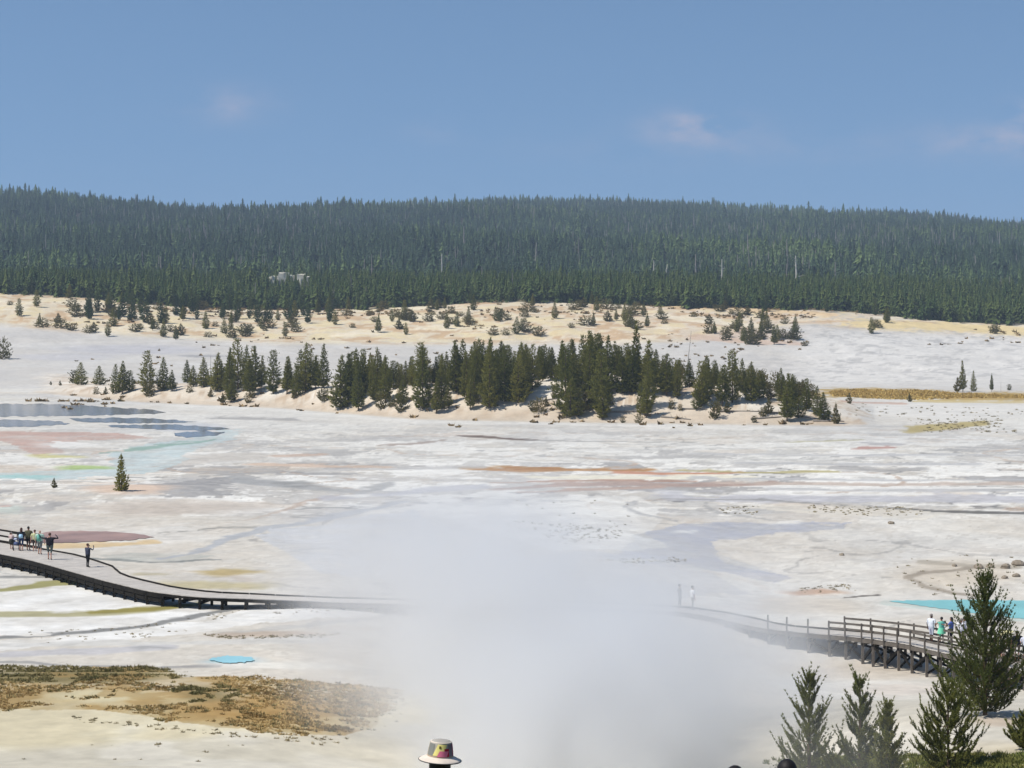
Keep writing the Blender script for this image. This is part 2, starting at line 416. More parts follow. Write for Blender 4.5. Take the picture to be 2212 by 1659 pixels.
    Pg([(240, 985), (330, 960), (430, 940), (520, 926), (500, 945), (420, 968), (400, 1000), (330, 1025), (200, 1035), (60, 1036), (-30, 1034), (-30, 1022), (150, 1015), (250, 1005)], (193, 207, 211), .9)
    El(190, 1012, 75, 8, (160, 184, 112), .8); El(120, 985, 70, 5, (202, 196, 136), .8); St([(220, 978), (350, 966), (450, 948)], 2.5, (142, 170, 160), .8); El(60, 1030, 90, 5, (165, 205, 205), .8)
    El(160, 962, 90, 8, (228, 227, 226), .8); El(60, 1000, 80, 5, W_, .7); El(420, 925, 90, 14, (196, 200, 210), .7); El(20, 1100, 45, 12, (196, 206, 200), .7); El(10, 1092, 20, 4, (210, 160, 150), .6)
    St([(100, 1181), (200, 1179), (340, 1171)], 4, (216, 190, 148), .85)
    Pg([(200, 1196), (300, 1190), (400, 1192), (460, 1200), (420, 1209), (250, 1211)], (180, 182, 178), .85); St([(190, 1206), (320, 1214), (470, 1208)], 1.8, (130, 134, 134), .8)
    St([(340, 1150), (470, 1139), (560, 1141)], 1.6, (160, 158, 154), .8); St([(330, 1205), (420, 1190), (520, 1160), (640, 1130), (760, 1105), (870, 1082)], 4, (180, 183, 190), .9, .4)
    Pg([(560, 1160), (720, 1120), (900, 1100), (960, 1200), (900, 1260), (700, 1240)], (200, 203, 211), .8)
    El(500, 1236, 90, 10, (186, 166, 118), .85); El(430, 1262, 190, 10, (198, 187, 150), .8); El(330, 1242, 50, 4, (180, 170, 140), .6)
    Pg([(-40, 1275), (60, 1272), (190, 1262), (330, 1290), (430, 1306), (480, 1330), (250, 1362), (-40, 1372)], (239, 239, 240), .95)
    St([(-20, 1275), (60, 1269), (110, 1262), (210, 1258)], 4.5, (152, 148, 96), .9); St([(-20, 1327), (120, 1327), (220, 1324), (330, 1316), (420, 1303)], 6, (170, 164, 128), .9); St([(190, 1322), (330, 1316), (400, 1306)], 4, (140, 130, 62), .8)
    St([(-20, 1248), (150, 1247), (210, 1250)], 2, (140, 140, 140), .8)
    Pg([(-20, 1380), (300, 1356), (450, 1340), (560, 1318), (820, 1310), (830, 1330), (540, 1352), (380, 1372), (-20, 1402)], (240, 240, 241), .9)
    St([(-20, 1377), (200, 1364), (350, 1347), (480, 1320), (560, 1308)], 3.4, (138, 138, 138), .95); St([(450, 1372), (620, 1358), (760, 1342), (840, 1328)], 3, (190, 188, 186), .8)
    El(590, 1372, 170, 8, (188, 172, 158), .85); El(760, 1362, 120, 8, (206, 196, 184), .7)
    St([(-20, 1412), (200, 1406), (360, 1396)], 8, LIL, .7); St([(-20, 1392), (300, 1388), (700, 1384)], 6, (210, 209, 208), .8); El(320, 1397, 60, 3, (165, 165, 167), .7)
    St([(-20, 1428), (60, 1430), (150, 1440), (300, 1442), (480, 1440)], 2.6, (150, 149, 150), .8); El(500, 1428, 95, 13, (198, 206, 210), .85); El(500, 1427, 62, 10, (186, 216, 222), .9); El(620, 1440, 200, 12, (230, 229, 226), .7)
    # near vegetated bank, bare parts between
    near = smooth(1490, 1512, wy) * (px < 1500)
    over((214, 203, 172), near * .8); over((226, 219, 196), near * smooth(.02, .12, n2) * .6)
    over((206, 201, 190), smooth(1585, 1612, wy + .06 * (px - 400)) * .8); over((224, 220, 212), smooth(1560, 1580, wy) * smooth(.08, .16, n2) * .5)
    VEG = [(-60, 1440), (80, 1440), (330, 1441), (400, 1462), (560, 1466), (700, 1478), (880, 1492), (850, 1530), (800, 1572), (740, 1588), (560, 1580), (380, 1560), (300, 1545), (150, 1530), (-60, 1535)]
    Pg(VEG, (176, 152, 104), .75)
    El(150, 1460, 260, 20, (120, 108, 66), .75); El(440, 1500, 60, 20, (120, 112, 78), .6); El(560, 1530, 190, 40, (166, 126, 66), .6); El(230, 1505, 150, 14, (214, 206, 176), .7)
    over((160, 130, 80), poly_mask(wx, wy, VEG) * smooth(.04, .14, n3) * .5)
    over((120, 114, 72), smooth(82, 77, y + 3 * n2) * smooth(1650, 1850, px + 80 * n3) * .75)
    over((188, 176, 140), smooth(86, 70, y) * .9); over((110, 108, 66), smooth(72, 60, y) * .8)
    C *= (1 + .07 * n3 + .10 * n4 * (1 - smooth(300, 420, y)))[..., None]; C *= np.array([1.01, 1.0, .97])
    wet = np.zeros(x.shape)
    wet = np.maximum(wet, smooth(.02, .2, -n1) * .5 * (y > 130) * (y < 450))
    wet = np.maximum(wet, poly_mask(wx, wy, [(1310, 1216), (1390, 1150), (1470, 1128), (1860, 1131), (1560, 1168), (1530, 1190), (1720, 1250), (1540, 1232)]) * 1.0)
    return C, wet


us = np.concatenate([-np.geomspace(1.6, .27, 14)[:-1], np.linspace(-.265, .265, 660), np.geomspace(.27, 1.6, 14)[1:]])
rows = [np.linspace(-15, 78, 45)]
rows.append(np.unique(np.array([CAMZ * FD / (p - YH) for p in np.arange(1790, 852, -1.75)])))
rows.append(np.linspace(452, 760, 130)); rows.append(np.geomspace(770, 5200, 110))
ys = np.unique(np.concatenate(rows)); ys = ys[np.concatenate([[True], np.diff(ys) > .05])]
UU, YY = np.meshgrid(us, ys); XX = UU * (YY + 20.0); ZZ = H(XX, YY)
nr, nc = XX.shape
idx = np.arange(nr * nc).reshape(nr, nc)
F = np.stack([idx[:-1, :-1], idx[:-1, 1:], idx[1:, 1:], idx[1:, :-1]], -1).reshape(-1, 4)

gm = bpy.data.materials.new('sinter_ground'); gm.use_nodes = True
t = gm.node_tree; b = t.nodes['Principled BSDF']
at = nd(t, 'ShaderNodeAttribute', attribute_name='mineral'); aw = nd(t, 'ShaderNodeAttribute', attribute_name='wet')
gg = nd(t, 'ShaderNodeTexCoord')
n1 = nd(t, 'ShaderNodeTexNoise'); n1.inputs['Scale'].default_value = .9; n1.inputs['Detail'].default_value = 6; n1.inputs['Roughness'].default_value = .65
n2 = nd(t, 'ShaderNodeTexNoise'); n2.inputs['Scale'].default_value = .16; n2.inputs['Detail'].default_value = 5
for n in (n1, n2):
    t.links.new(gg.outputs['Object'], n.inputs['Vector'])
r1 = nd(t, 'ShaderNodeMapRange'); r1.inputs[1].default_value = .3; r1.inputs[2].default_value = .7; r1.inputs[3].default_value = .9; r1.inputs[4].default_value = 1.08
r2 = nd(t, 'ShaderNodeMapRange'); r2.inputs[1].default_value = .3; r2.inputs[2].default_value = .7; r2.inputs[3].default_value = .93; r2.inputs[4].default_value = 1.05
t.links.new(n1.outputs[0], r1.inputs[0]); t.links.new(n2.outputs[0], r2.inputs[0])
sm = nd(t, 'ShaderNodeVectorMath', operation='SCALE'); t.links.new(at.outputs['Color'], sm.inputs[0])
t.links.new(mth(t, 'MULTIPLY', r1.outputs[0], r2.outputs[0]), sm.inputs['Scale']); t.links.new(sm.outputs[0], b.inputs['Base Color'])
rg = nd(t, 'ShaderNodeMapRange'); rg.inputs[3].default_value = .95; rg.inputs[4].default_value = .38
t.links.new(aw.outputs['Fac'], rg.inputs[0]); t.links.new(rg.outputs[0], b.inputs['Roughness'])
b.inputs['Specular IOR Level'].default_value = .25
bp = nd(t, 'ShaderNodeBump'); bp.inputs['Strength'].default_value = .3; bp.inputs['Distance'].default_value = .08
t.links.new(n1.outputs[0], bp.inputs['Height']); t.links.new(bp.outputs[0], b.inputs['Normal'])

ground = mesh('ground', np.stack([XX, YY, ZZ], -1).reshape(-1, 3), F, gm, smooth_=True)
tag(ground, 'pale sinter flats of the thermal basin rising to banks and forest hills', 'ground', kind='structure')
CC, WET = paint(XX.ravel(), YY.ravel(), ZZ.ravel())
CC = np.clip(CC, 0, 255) / 255.; CC = np.where(CC <= .04045, CC / 12.92, ((CC + .055) / 1.055) ** 2.4) * GAIN
ca = ground.data.attributes.new('mineral', 'FLOAT_COLOR', 'POINT')
ca.data.foreach_set('color', np.concatenate([CC, np.ones((len(CC), 1))], 1).ravel().astype(np.float32))
wa = ground.data.attributes.new('wet', 'FLOAT', 'POINT'); wa.data.foreach_set('value', WET.astype(np.float32))


# ---------------------------------------------------------------- pools
def watermat(name, c, rough=.08, spec=.5):
    m = pmat(name, c, rough, spec, var=.2 if 'rust' not in name else .38, scale=.22)
    m.node_tree.nodes['Principled BSDF'].inputs['IOR'].default_value = 1.33
    t_ = m.node_tree; bb = t_.nodes['Principled BSDF']
    g_ = nd(t_, 'ShaderNodeTexCoord'); n_ = nd(t_, 'ShaderNodeTexNoise'); n_.inputs['Scale'].default_value = 2.2
    t_.links.new(g_.outputs['Object'], n_.inputs['Vector'])
    b_ = nd(t_, 'ShaderNodeBump'); b_.inputs['Strength'].default_value = .06; b_.inputs['Distance'].default_value = .05
    t_.links.new(n_.outputs[0], b_.inputs['Height']); t_.links.new(b_.outputs[0], bb.inputs['Normal'])
    return m


def pool(name, pts, mat, label, lift=.03, seed=1, jag=.8):
    rnd = random.Random(seed); ring = []
    for (a, b_) in zip(pts, pts[1:] + pts[:1]):
        m_ = max(4, int(abs(b_[0] - a[0]) / 9))
        for k in range(m_):
            f = k / m_; ring.append((a[0] + (b_[0] - a[0]) * f + rnd.uniform(-3, 3), a[1] + (b_[1] - a[1]) * f + rnd.uniform(-1, 1) * jag))
    w = [G(*p) for p in ring]; z = float(np.median([p[2] for p in w])) + lift
    bm = bmesh.new(); vs = [bm.verts.new((p[0], p[1], z)) for p in w]
    f = bm.faces.new(vs); f.normal_update()
    if f.normal.z < 0:
        f.normal_flip()
    bmesh.ops.triangulate(bm, faces=bm.faces[:])
    me = bpy.data.meshes.new(name); bm.to_mesh(me); bm.free(); me.materials.append(mat)
    o = bpy.data.objects.new(name, me); col.objects.link(o)
    return tag(o, label, 'pool', kind='structure')


teal = watermat('teal_water', lin((142, 202, 202), .9), .35, .08); turq = watermat('turquoise_water', lin((160, 212, 222), .9), .35, .1)
redw = watermat('rust_water', lin((170, 138, 124), .9), .35, .2); clear = watermat('clear_shallow_water', lin((160, 166, 174), .75), .12, .5)
pool('hot_spring_pool', [(1922, 1299), (2000, 1298), (2110, 1297), (2260, 1299), (2330, 1312), (2300, 1342), (2190, 1336), (2100, 1325), (2010, 1312), (1960, 1305)], teal, 'long opaque teal hot spring beyond the railed boardwalk', .025)
pool('hot_spring_pool', [(501 + 46 * math.cos(k * .3142) + 4 * math.sin(k * 1.1), 1427 + 7.6 * math.sin(k * .3142)) for k in range(20)], turq, 'small oval turquoise pool on the white flat', .05, 2)
pool('rust_pool', [(60, 1160), (110, 1149), (200, 1148), (290, 1153), (332, 1161), (280, 1168), (150, 1173), (60, 1174)], redw, 'rust and mauve pool beyond the people on the platform', .04, 3)
pool('shallow_water', [(-120, 874), (80, 873), (200, 877), (330, 886), (362, 893), (250, 897), (120, 899), (-120, 903)], clear, 'clear shallow water mirroring the left end of the grove', .03, 4, 1.3)
for k_, (pp, lb) in enumerate((([(-120, 909), (40, 907), (130, 911), (150, 917), (60, 922), (-120, 927)], 'wide shallow water between the mirroring pool and the pink crust'), ([(150, 905), (250, 903), (340, 905), (425, 912), (330, 915), (240, 914), (170, 912)], 'narrow shallow strip in front of the mirroring pool'),
                             ([(225, 920), (360, 917), (440, 921), (508, 927), (440, 931), (330, 928), (260, 925)], 'shallow channel below the narrow strip of water'), ([(375, 936), (440, 932), (488, 934), (470, 941), (410, 946), (380, 943)], 'short braid of shallow water at the end of the channels'))):
    pool('shallow_water', pp, clear, lb, .03, 6 + k_, 1.2)

# ---------------------------------------------------------------- trees
rng = np.random.default_rng(7)
needle = leafmat('pine_needles', lin((98, 104, 44), 1.0), lin((154, 148, 72), 1.0), .38)
needle_far = leafmat('forest_needles', lin((54, 76, 36), 1.0), lin((96, 106, 52), 1.0), 0)
needle_near = leafmat('young_pine_needles', lin((84, 96, 48), 1.0), lin((150, 150, 82), 1.0), .42)
needle_br = leafmat('shrub_needles', lin((92, 92, 50), 1.0), lin((140, 128, 78), 1.0))
bark = pmat('pine_bark', lin((104, 88, 72)), .95, .1, var=.3, scale=6)
greywood = pmat('dead_wood', lin((150, 142, 132)), .95, .1, var=.3, scale=4, obj_var=.2)


def tris_to(name, T, mat, link=False):
    T = np.asarray(T).reshape(-1, 3)
    return mesh(name, T, np.arange(len(T)).reshape(-1, 3), mat, link=link)


def cyl(p0, p1, r0, r1, n=6):
    p0, p1 = Vector(p0), Vector(p1); d = (p1 - p0).normalized()
    a = d.orthogonal().normalized(); b_ = d.cross(a)
    vs = [p0 + (a * math.cos(2 * math.pi * k / n) + b_ * math.sin(2 * math.pi * k / n)) * r0 for k in range(n)]
    vs += [p1 + (a * math.cos(2 * math.pi * k / n) + b_ * math.sin(2 * math.pi * k / n)) * r1 for k in range(n)]
    fs = [(k, (k + 1) % n, n + (k + 1) % n, n + k) for k in range(n)] + [tuple(range(n))[::-1], tuple(range(n, 2 * n))]
    return vs, fs


class MB:
    def __init__(s):
        s.v, s.f = [], []

    def add(s, vf):
        o = len(s.v); s.v += [tuple(v) for v in vf[0]]; s.f += [tuple(i + o for i in f) for f in vf[1]]
        return s

    def tube(s, p0, p1, r0, r1=None, n=6):
        return s.add(cyl(p0, p1, r0, r0 if r1 is None else r1, n))

    def beam(s, p0, p1, w, h):
        """a timber from p0 to p1, w across and h high (centre line)"""
        p0, p1 = Vector(p0), Vector(p1); d = (p1 - p0).normalized()
        side = d.cross(Vector((0, 0, 1)))
        side = side.normalized() if side.length > .05 else Vector((1, 0, 0))
        u = side.cross(d).normalized()
        vs = [p + side * (a * w / 2) + u * (c * h / 2) for p in (p0, p1) for a, c in ((-1, -1), (1, -1), (1, 1), (-1, 1))]
        return s.add((vs, [(3, 2, 1, 0), (4, 5, 6, 7), (0, 1, 5, 4), (1, 2, 6, 5), (2, 3, 7, 6), (3, 0, 4, 7)]))

    def mesh(s, name, mat, parent=None, link=True, smooth_=False):
        return mesh(name, s.v, s.f, mat, parent, smooth_, link=link)


def clumps(r, centers, dirs, n, L, w, spread):
    """n blade-like triangles at each centre, fanned about its direction"""
    c = np.repeat(centers, n, 0); d = np.repeat(dirs, n, 0)
    d = d + r.normal(0, spread, d.shape); d /= np.linalg.norm(d, axis=1, keepdims=True) + 1e-9
    p = np.cross(d, r.normal(0, 1, d.shape)); p /= np.linalg.norm(p, axis=1, keepdims=True) + 1e-9
    LL = (L * r.uniform(.65, 1.3, len(c)))[:, None]; ww = (w * r.uniform(.7, 1.3, len(c)))[:, None]
    b0 = c - d * LL * .25
    return np.stack([b0 - p * ww, b0 + p * ww, c + d * LL * .75], 1)


def crown(seed, h, r, nwh, nb, ncl, L, w, blades, low=.06, shape='cone', lift=.25, spread=.45):
    g = np.random.default_rng(seed); T = []
    lean = g.normal(0, .012, 2)
    for i in range(nwh):
        tt = low + (1 - low) * (i + g.uniform(-.3, .3)) / nwh
        tt = min(max(tt, low * .7), .985)
        q = max(0.0, (tt - low) / (1 - low))
        if shape == 'cone':
            R = r * (.035 + .965 * (1 - q) ** 1.02) * min(1, .55 + 2.6 * q)
        elif shape == 'column':
            R = r * (.22 + .78 * (1 - q ** 1.7)) * min(1, .5 + 2.2 * q)
        else:
            R = r * math.sqrt(max(.04, 1 - (q * 1.05 - .25) ** 2 / .7))
        k = max(3, int(nb * (1.05 - .55 * q) * g.uniform(.8, 1.2)))
        az = g.uniform(0, 2 * math.pi) + np.arange(k) * 2 * math.pi / k + g.normal(0, .25, k)
        for a in az:
            Rb = R * g.uniform(.55, 1.2); up_ = lift + .5 * q + g.normal(0, .12)
            m = max(1, int(ncl * (.4 + .6 * Rb / r)))
            f = np.sqrt(g.uniform(.06, 1, m))
            cc = np.stack([np.cos(a) * Rb * f + lean[0] * tt * h, np.sin(a) * Rb * f + lean[1] * tt * h, h * tt + Rb * (f * up_ - .3 * f * (1 - f))], 1)
            cc += g.normal(0, .06 * r, cc.shape); cc[:, 2] = np.maximum(cc[:, 2], .03 * h)
            dd = np.tile(np.array([np.cos(a) * .8, np.sin(a) * .8, up_ + .35]), (m, 1))
            T.append(clumps(g, cc, dd, blades, L * (1 - .5 * q), w * (1 - .35 * q), spread))
    T.append(clumps(g, np.array([[lean[0] * h, lean[1] * h, h * .97]]), np.array([[0, 0, 1.]]), blades * 2, L * 1.0, w * .6, .12))
    return np.concatenate(T)


PR = {}


def proto(key, T, h, tr, mat, broken=False):
    cm = tris_to('crown_' + key, T, mat)
    tm = MB().tube((0, 0, -.25), (0, 0, h * .93), tr, tr * .15, 6).mesh('trunk_' + key, bark, link=False)
    PR[key] = (h, tm, cm)


for i in range(6):
    proto(f'pine{i}', crown(100 + i, 8, (1.6, 1.4, 1.9, 1.3, 1.35, 1.5)[i], 28, 8, 10, .44, .075, 3, (.04, .1, .03, .14, .06, .05)[i], ('cone', 'cone', 'cone', 'cone', 'column', 'cone')[i], lift=(.25, .1, .3, .05, .25, .15)[i]), 8, .11, needle)
for i in range(3):
    proto(f'bush{i}', crown(200 + i, 2.5, (1.1, 1.35, .95)[i], 10, 8, 8, .38, .075, 3, .03, ('round', 'round', 'cone')[i]), 2.5, .06, needle_br)
for i in range(3):
    proto(f'edge{i}', crown(230 + i, 9, (1.7, 1.9, 1.5)[i], 18, 7, 7, .75, .15, 3, .05, ('cone', 'column', 'column')[i]), 9, .12, needle_far)
proto('lone', crown(260, 3.5, 1.0, 20, 8, 9, .30, .055, 3, .02, 'cone', lift=.1), 3.5, .07, needle)


def snag(seed, h, r):
    g = random.Random(seed); m = MB(); ln = (g.uniform(-.03, .03), g.uniform(-.03, .03))
    m.tube((0, 0, -.3), (ln[0] * h, ln[1] * h, h), r, r * .25, 6)
    for k in range(16):
        q = g.uniform(.25, .97); a = g.uniform(0, 6.28); L = g.uniform(.25, 1.0) * (1.15 - q) * h * .14
        p = (ln[0] * h * q, ln[1] * h * q, h * q)
        m.tube(p, (p[0] + math.cos(a) * L, p[1] + math.sin(a) * L, p[2] + L * g.uniform(-.3, .5)), r * .3, r * .08, 4)
    return m


tree_n = 0


def put_tree(key, x, y, h, name, label, cat='tree', group=None, wide=1.0, z=None, rz=None):
    h0, tm, cm = PR[key]; s = h / h0
    o = empty(name, (x, y, Hs(x, y) if z is None else z), rng.uniform(0, 6.28) if rz is None else rz)
    o.scale = (s * wide, s * wide, s)
    for nm, me in (('trunk', tm), ('crown', cm)):
        c = bpy.data.objects.new(nm, me); col.objects.link(c); c.parent = o
    return tag(o, label, cat, group)


# --- the grove on the low mound
SIL_PX = [150, 175, 200, 215, 240, 262, 290, 318, 335, 352, 380, 405, 440, 470, 512, 550, 590, 630, 660, 698, 730, 768, 815, 850, 880, 908, 940, 985, 1030, 1060, 1100, 1180, 1230, 1270, 1310, 1350, 1380, 1400, 1440, 1480, 1525, 1580, 1620, 1650, 1685, 1708, 1740, 1770, 1805]
SIL_PY = [800, 782, 800, 790, 800, 780, 795, 757, 790, 772, 800, 778, 772, 764, 732, 748, 756, 765, 742, 744, 770, 752, 754, 780, 778, 742, 768, 740, 736, 730, 738, 736, 728, 718, 724, 740, 745, 735, 765, 772, 772, 757, 782, 800, 796, 808, 818, 838, 872]
big = [(175, 832, 782), (160, 828, 800), (215, 832, 790), (250, 850, 786), (264, 852, 780), (280, 846, 800), (318, 850, 757), (322, 858, 828), (352, 844, 772), (372, 846, 800), (405, 828, 778), (418, 834, 790), (440, 836, 772), (470, 846, 764), (496, 852, 762), (514, 842, 732),
       (540, 856, 770), (552, 846, 748), (590, 850, 756), (620, 852, 772), (640, 858, 790), (660, 846, 742), (682, 840, 770), (698, 838, 744), (752, 868, 762), (768, 852, 752), (786, 848, 766), (815, 846, 754), (812, 870, 812), (850, 842, 780), (908, 838, 742), (890, 834, 770), (940, 832, 770),
       (968, 884, 836), (985, 850, 740), (1000, 842, 734), (1030, 850, 736), (1016, 888, 820), (1060, 840, 730), (1090, 872, 770), (1110, 868, 776), (1130, 852, 760), (1150, 842, 744), (1232, 905, 820), (1250, 900, 838), (1302, 908, 836), (1270, 842, 718), (1292, 836, 724), (1312, 850, 730), (1384, 900, 830),
       (1400, 850, 735), (1440, 856, 765), (1505, 886, 840), (1525, 862, 772), (1560, 878, 790), (1582, 870, 757), (1622, 868, 782), (1640, 862, 800), (1688, 870, 796), (1710, 878, 808), (1742, 888, 818), (1766, 900, 836), (1780, 910, 850), (1806, 916, 872), (1570, 893, 866), (1660, 896, 860), (1725, 905, 858)]
GR = 'pines of the grove on the low mound'
GL = ('dark green pine standing among the others of the grove on the low mound',)


def bare(px, py):
    for (a, b_, c, d) in ((430, 480, 838, 870), (560, 745, 852, 880), (872, 962, 838, 868), (1140, 1212, 852, 900), (1300, 1380, 862, 905), (1400, 1500, 872, 915), (1590, 1700, 880, 920), (300, 440, 838, 860), (690, 745, 838, 880), (1060, 1120, 880, 905)):
        if a < px < b_ and c < py < d:
            return True
    return False


placed = []
for (px, by, ty) in big:
    x, y, z = G(px, by); h = min(10.5, max(1.8, (by - ty) * y / FD)); placed.append((px, by, x, y, h))
tries = 0
while len(placed) < 288 and tries < 30000:
    tries += 1
    px = rng.uniform(440, 1790); s_ = rng.uniform(3, 46)
    d = CAMZ * FD / (np.interp(px, FRONT_PX, FRONT_PY) - YH) + s_; x = (px - CX) / FD * d; z = Hs(x, d)
    by = YH + (CAMZ - z) * FD / d
    if bare(px, by) or (px < 740 and s_ > 24) or min((x - q[2]) ** 2 + (d - q[3]) ** 2 for q in placed) < 1.5:
        continue
    top = np.interp(px, SIL_PX, SIL_PY) + abs(rng.normal(0, 30))
    h = (by - top) * d / FD
    if s_ < 9 and rng.random() < .5:
        h = rng.uniform(1.2, 4.5)
    if h < 1.2:
        continue
    placed.append((px, by, x, d, min(h, 10.5)))
def grove_label(px, x, y, h, w):
    s_ = float(mound_s(np.array([x]), np.array([y]))[0])
    return '%s %s pine %s of the grove mound, %s' % ('tall' if h > 7.3 else 'mid-height' if h > 5 else 'short', 'broad' if w > 1.28 else 'slim',
        'at the front foot' if s_ < 10 else 'on the rise' if s_ < 27 else 'along the back', 'by the water' if px < 460 else 'lower half' if px < 900 else 'highest part' if px < 1420 else 'by the golden grass')


def place_word(px):
    return 'above the mirroring water' if px < 520 else 'behind the low half of the grove' if px < 900 else 'behind the highest part of the grove' if px < 1420 else 'above the white hillside'


for i, (px, by, x, y, h) in enumerate(placed):
    if h > 3.2:
        w = rng.uniform(1.0, 1.5) * (1 if h > 5 else 1.25) * (1.12 if px < 760 else 1)
        put_tree(f'pine{rng.integers(0, 6)}', x, y, h, 'pine_tree', grove_label(px, x, y, h, w), 'tree', GR, wide=w)
    else:
        put_tree(f'bush{rng.integers(0, 3)}', x, y, h, 'pine_sapling', grove_label(px, x, y, h, 1.0).replace('short slim pine', 'waist-high bushy young pine' if h < 1.9 else 'bushy young pine'), 'sapling', 'young pines on the grove mound', wide=rng.uniform(.75, 1.05))
for (px, by, h) in ((208, 852, 1.3), (228, 853, 1.5), (110, 832, .9), (130, 833, 1.1), (410, 848, 1.4), (495, 860, 2.0), (455, 858, 1.7), (700, 868, 2.2), (690, 862, 1.5), (635, 862, 1.3), (545, 862, 1.3), (955, 886, 1.8), (1165, 893, 2.2), (1150, 892, 1.6), (1380, 915, 1.5), (1345, 914, 1.0), (1450, 885, 1.4),
                    (1470, 888, 1.0), (1550, 890, 1.3), (1630, 915, 1.1), (1648, 900, 1.4), (860, 872, 1.6), (930, 868, 1.6), (1180, 880, 1.6), (1200, 860, 1.8), (1320, 880, 1.3)):
    x, y, z = G(px, by)
    put_tree(f'bush{rng.integers(0, 3)}', x, y, h, 'pine_sapling', grove_label(px, x, y, h, 1.0).replace('short slim pine', 'lone knee-high pine shrub' if h < 1.5 else 'lone low pine shrub'), 'sapling', 'young pines on the grove mound')
x, y, z = G(1374, 830); put_tree('pine3', x, y, 10.6, 'pine_tree', 'tallest thin pine rising above the back of the grove', 'tree', wide=.8)
# lone trees on the flats
x, y, z = G(262, 1061); put_tree('lone', x, y, 80 * y / FD, 'pine_tree', 'small lone pine on the low pink rise beyond the platform', 'tree', wide=.92)
x, y, z = G(117, 1054); put_tree('bush2', x, y, 21 * y / FD, 'pine_sapling', 'tiny bushy pine left of the lone pine on the pink rise', 'sapling')
for (px, by, ty, k, lab) in ((2080, 846, 778, 'pine1', 'tall thin pine at the edge of the golden grass'), (2103, 846, 800, 'pine2', 'broad short pine beside the tall thin one in golden grass'), (2142, 846, 806, 'pine3', 'greyish sparse pine at the end of the golden grass'), (2180, 843, 830, 'bush0', 'small round pine on the pale flat beyond golden grass'), (2068, 846, 815, 'bush2', 'low pine in front of the tall thin one by golden grass'),
                             (1965, 868, 850, 'bush2', 'small brown shrub in the golden grass'), (1835, 872, 848, 'bush2', 'small dark shrub at the right foot of the mound'), (6, 775, 735, 'bush1', 'leaning bushy pine on the tan knoll at the basin edge')):
    x, y, z = G(px, by); put_tree(k, x, y, (by - ty) * y / FD, 'pine_tree' if 'pine ' in lab else 'shrub', lab, 'tree' if 'pine ' in lab else 'shrub', wide=.9)
# --- shrubs and stunted pines scattered on the tan bank
zones = [(20, 260, 640, 722, 16), (200, 720, 655, 735, 56), (850, 960, 655, 695, 14), (960, 1420, 655, 712, 44), (1060, 1180, 712, 730, 6), (700, 900, 668, 725, 16), (1520, 1745, 700, 748, 34), (1400, 1700, 662, 700, 18), (1860, 1920, 690, 722, 6), (2140, 2160, 715, 722, 2)]
for (a, b_, c, d, n) in zones:
    for k in range(n):
        px, py = rng.uniform(a, b_), rng.uniform(c, d)
        x, y, z = G(px, py)
        if y > 735 or y < 505:
            continue
        h = rng.uniform(1.1, 2.9) if rng.random() < .6 else rng.uniform(2.9, 5.6)
        if h > 2.9:
            put_tree(f'pine{rng.integers(0, 6)}' if h > 3.4 else 'bush2', x, y, h, 'stunted_pine', '%s stunted pine %s the tan bank %s' % ('taller' if h > 4.2 else 'smaller', 'high on' if y > 660 else 'low on', place_word(px)), 'tree', 'stunted pines on the tan bank', wide=1.5)
        else:
            put_tree(f'bush{rng.integers(0, 2)}', x, y, h, 'shrub', '%s brownish shrub %s the tan bank %s' % ('tiny' if h < 1.7 else 'rounded', 'high on' if y > 660 else 'low on', place_word(px)), 'shrub', 'shrubs on the tan bank', wide=rng.uniform(1.3, 2.0))
# --- front row of the forest
for k in range(24):
    px = -30 + 2270 * (k + rng.uniform(-.4, .4)) / 24; y = rng.uniform(714, 738) - (26 if 230 < px < 720 and rng.random() < .5 else 0)
    x = (px - CX) / FD * y
    h = rng.uniform(4.5, 8.5)
    put_tree(f'edge{rng.integers(0, 3)}', x, y, h, 'pine_tree', '%s green pine in the front forest row %s' % ('tall' if h > 7 else 'short' if h < 5.5 else 'middling', place_word(px)), 'tree', 'pines of the forest edge', wide=rng.uniform(.9, 1.3))


for k in range(50):
    px, py = rng.uniform(190, 730), rng.uniform(648, 702)
    x, y, z = G(px, py)
    if not 560 < y < 728:
        continue
    h = rng.uniform(3.5, 7.5)
    put_tree(f'edge{rng.integers(0, 3)}', x, y, h, 'pine_tree', '%s green pine straying from the forest %s the tan bank' % ('tall' if h > 5 else 'short', 'onto the top of' if y > 690 else 'halfway down'), 'tree', 'pines straying onto the tan bank', wide=rng.uniform(1.0, 1.5))
# --- the forest beyond, nobody could count it
def far_tree(seed, h, r, tiers, blades):
    g = np.random.default_rng(seed); T = []
    for i in range(tiers):
        q = i / tiers; z = h * (.06 + .94 * q); R = r * (1 - q ** 1.5) ** .9 * g.uniform(.7, 1.2) + .15; n = blades
        a = g.uniform(0, 6.28) + np.arange(n) * 6.28 / n + g.normal(0, .2, n)
        Rr = R * g.uniform(.65, 1.25, n)
        tip = np.stack([np.cos(a) * Rr, np.sin(a) * Rr, z - .12 * h * g.uniform(.2, 1, n) * (1 - q)], 1)
        l = np.stack([np.cos(a - .55) * Rr * .45, np.sin(a - .55) * Rr * .45, np.full(n, z + .05 * h)], 1)
        rr = np.stack([np.cos(a + .55) * Rr * .45, np.sin(a + .55) * Rr * .45, np.full(n, z + .05 * h)], 1)
        topp = np.tile([0, 0, z + .19 * h * g.uniform(.8, 1.1)], (n, 1))
        T += [np.stack([tip, rr, l], 1), np.stack([l, rr, topp], 1)]
    return np.concatenate(T)


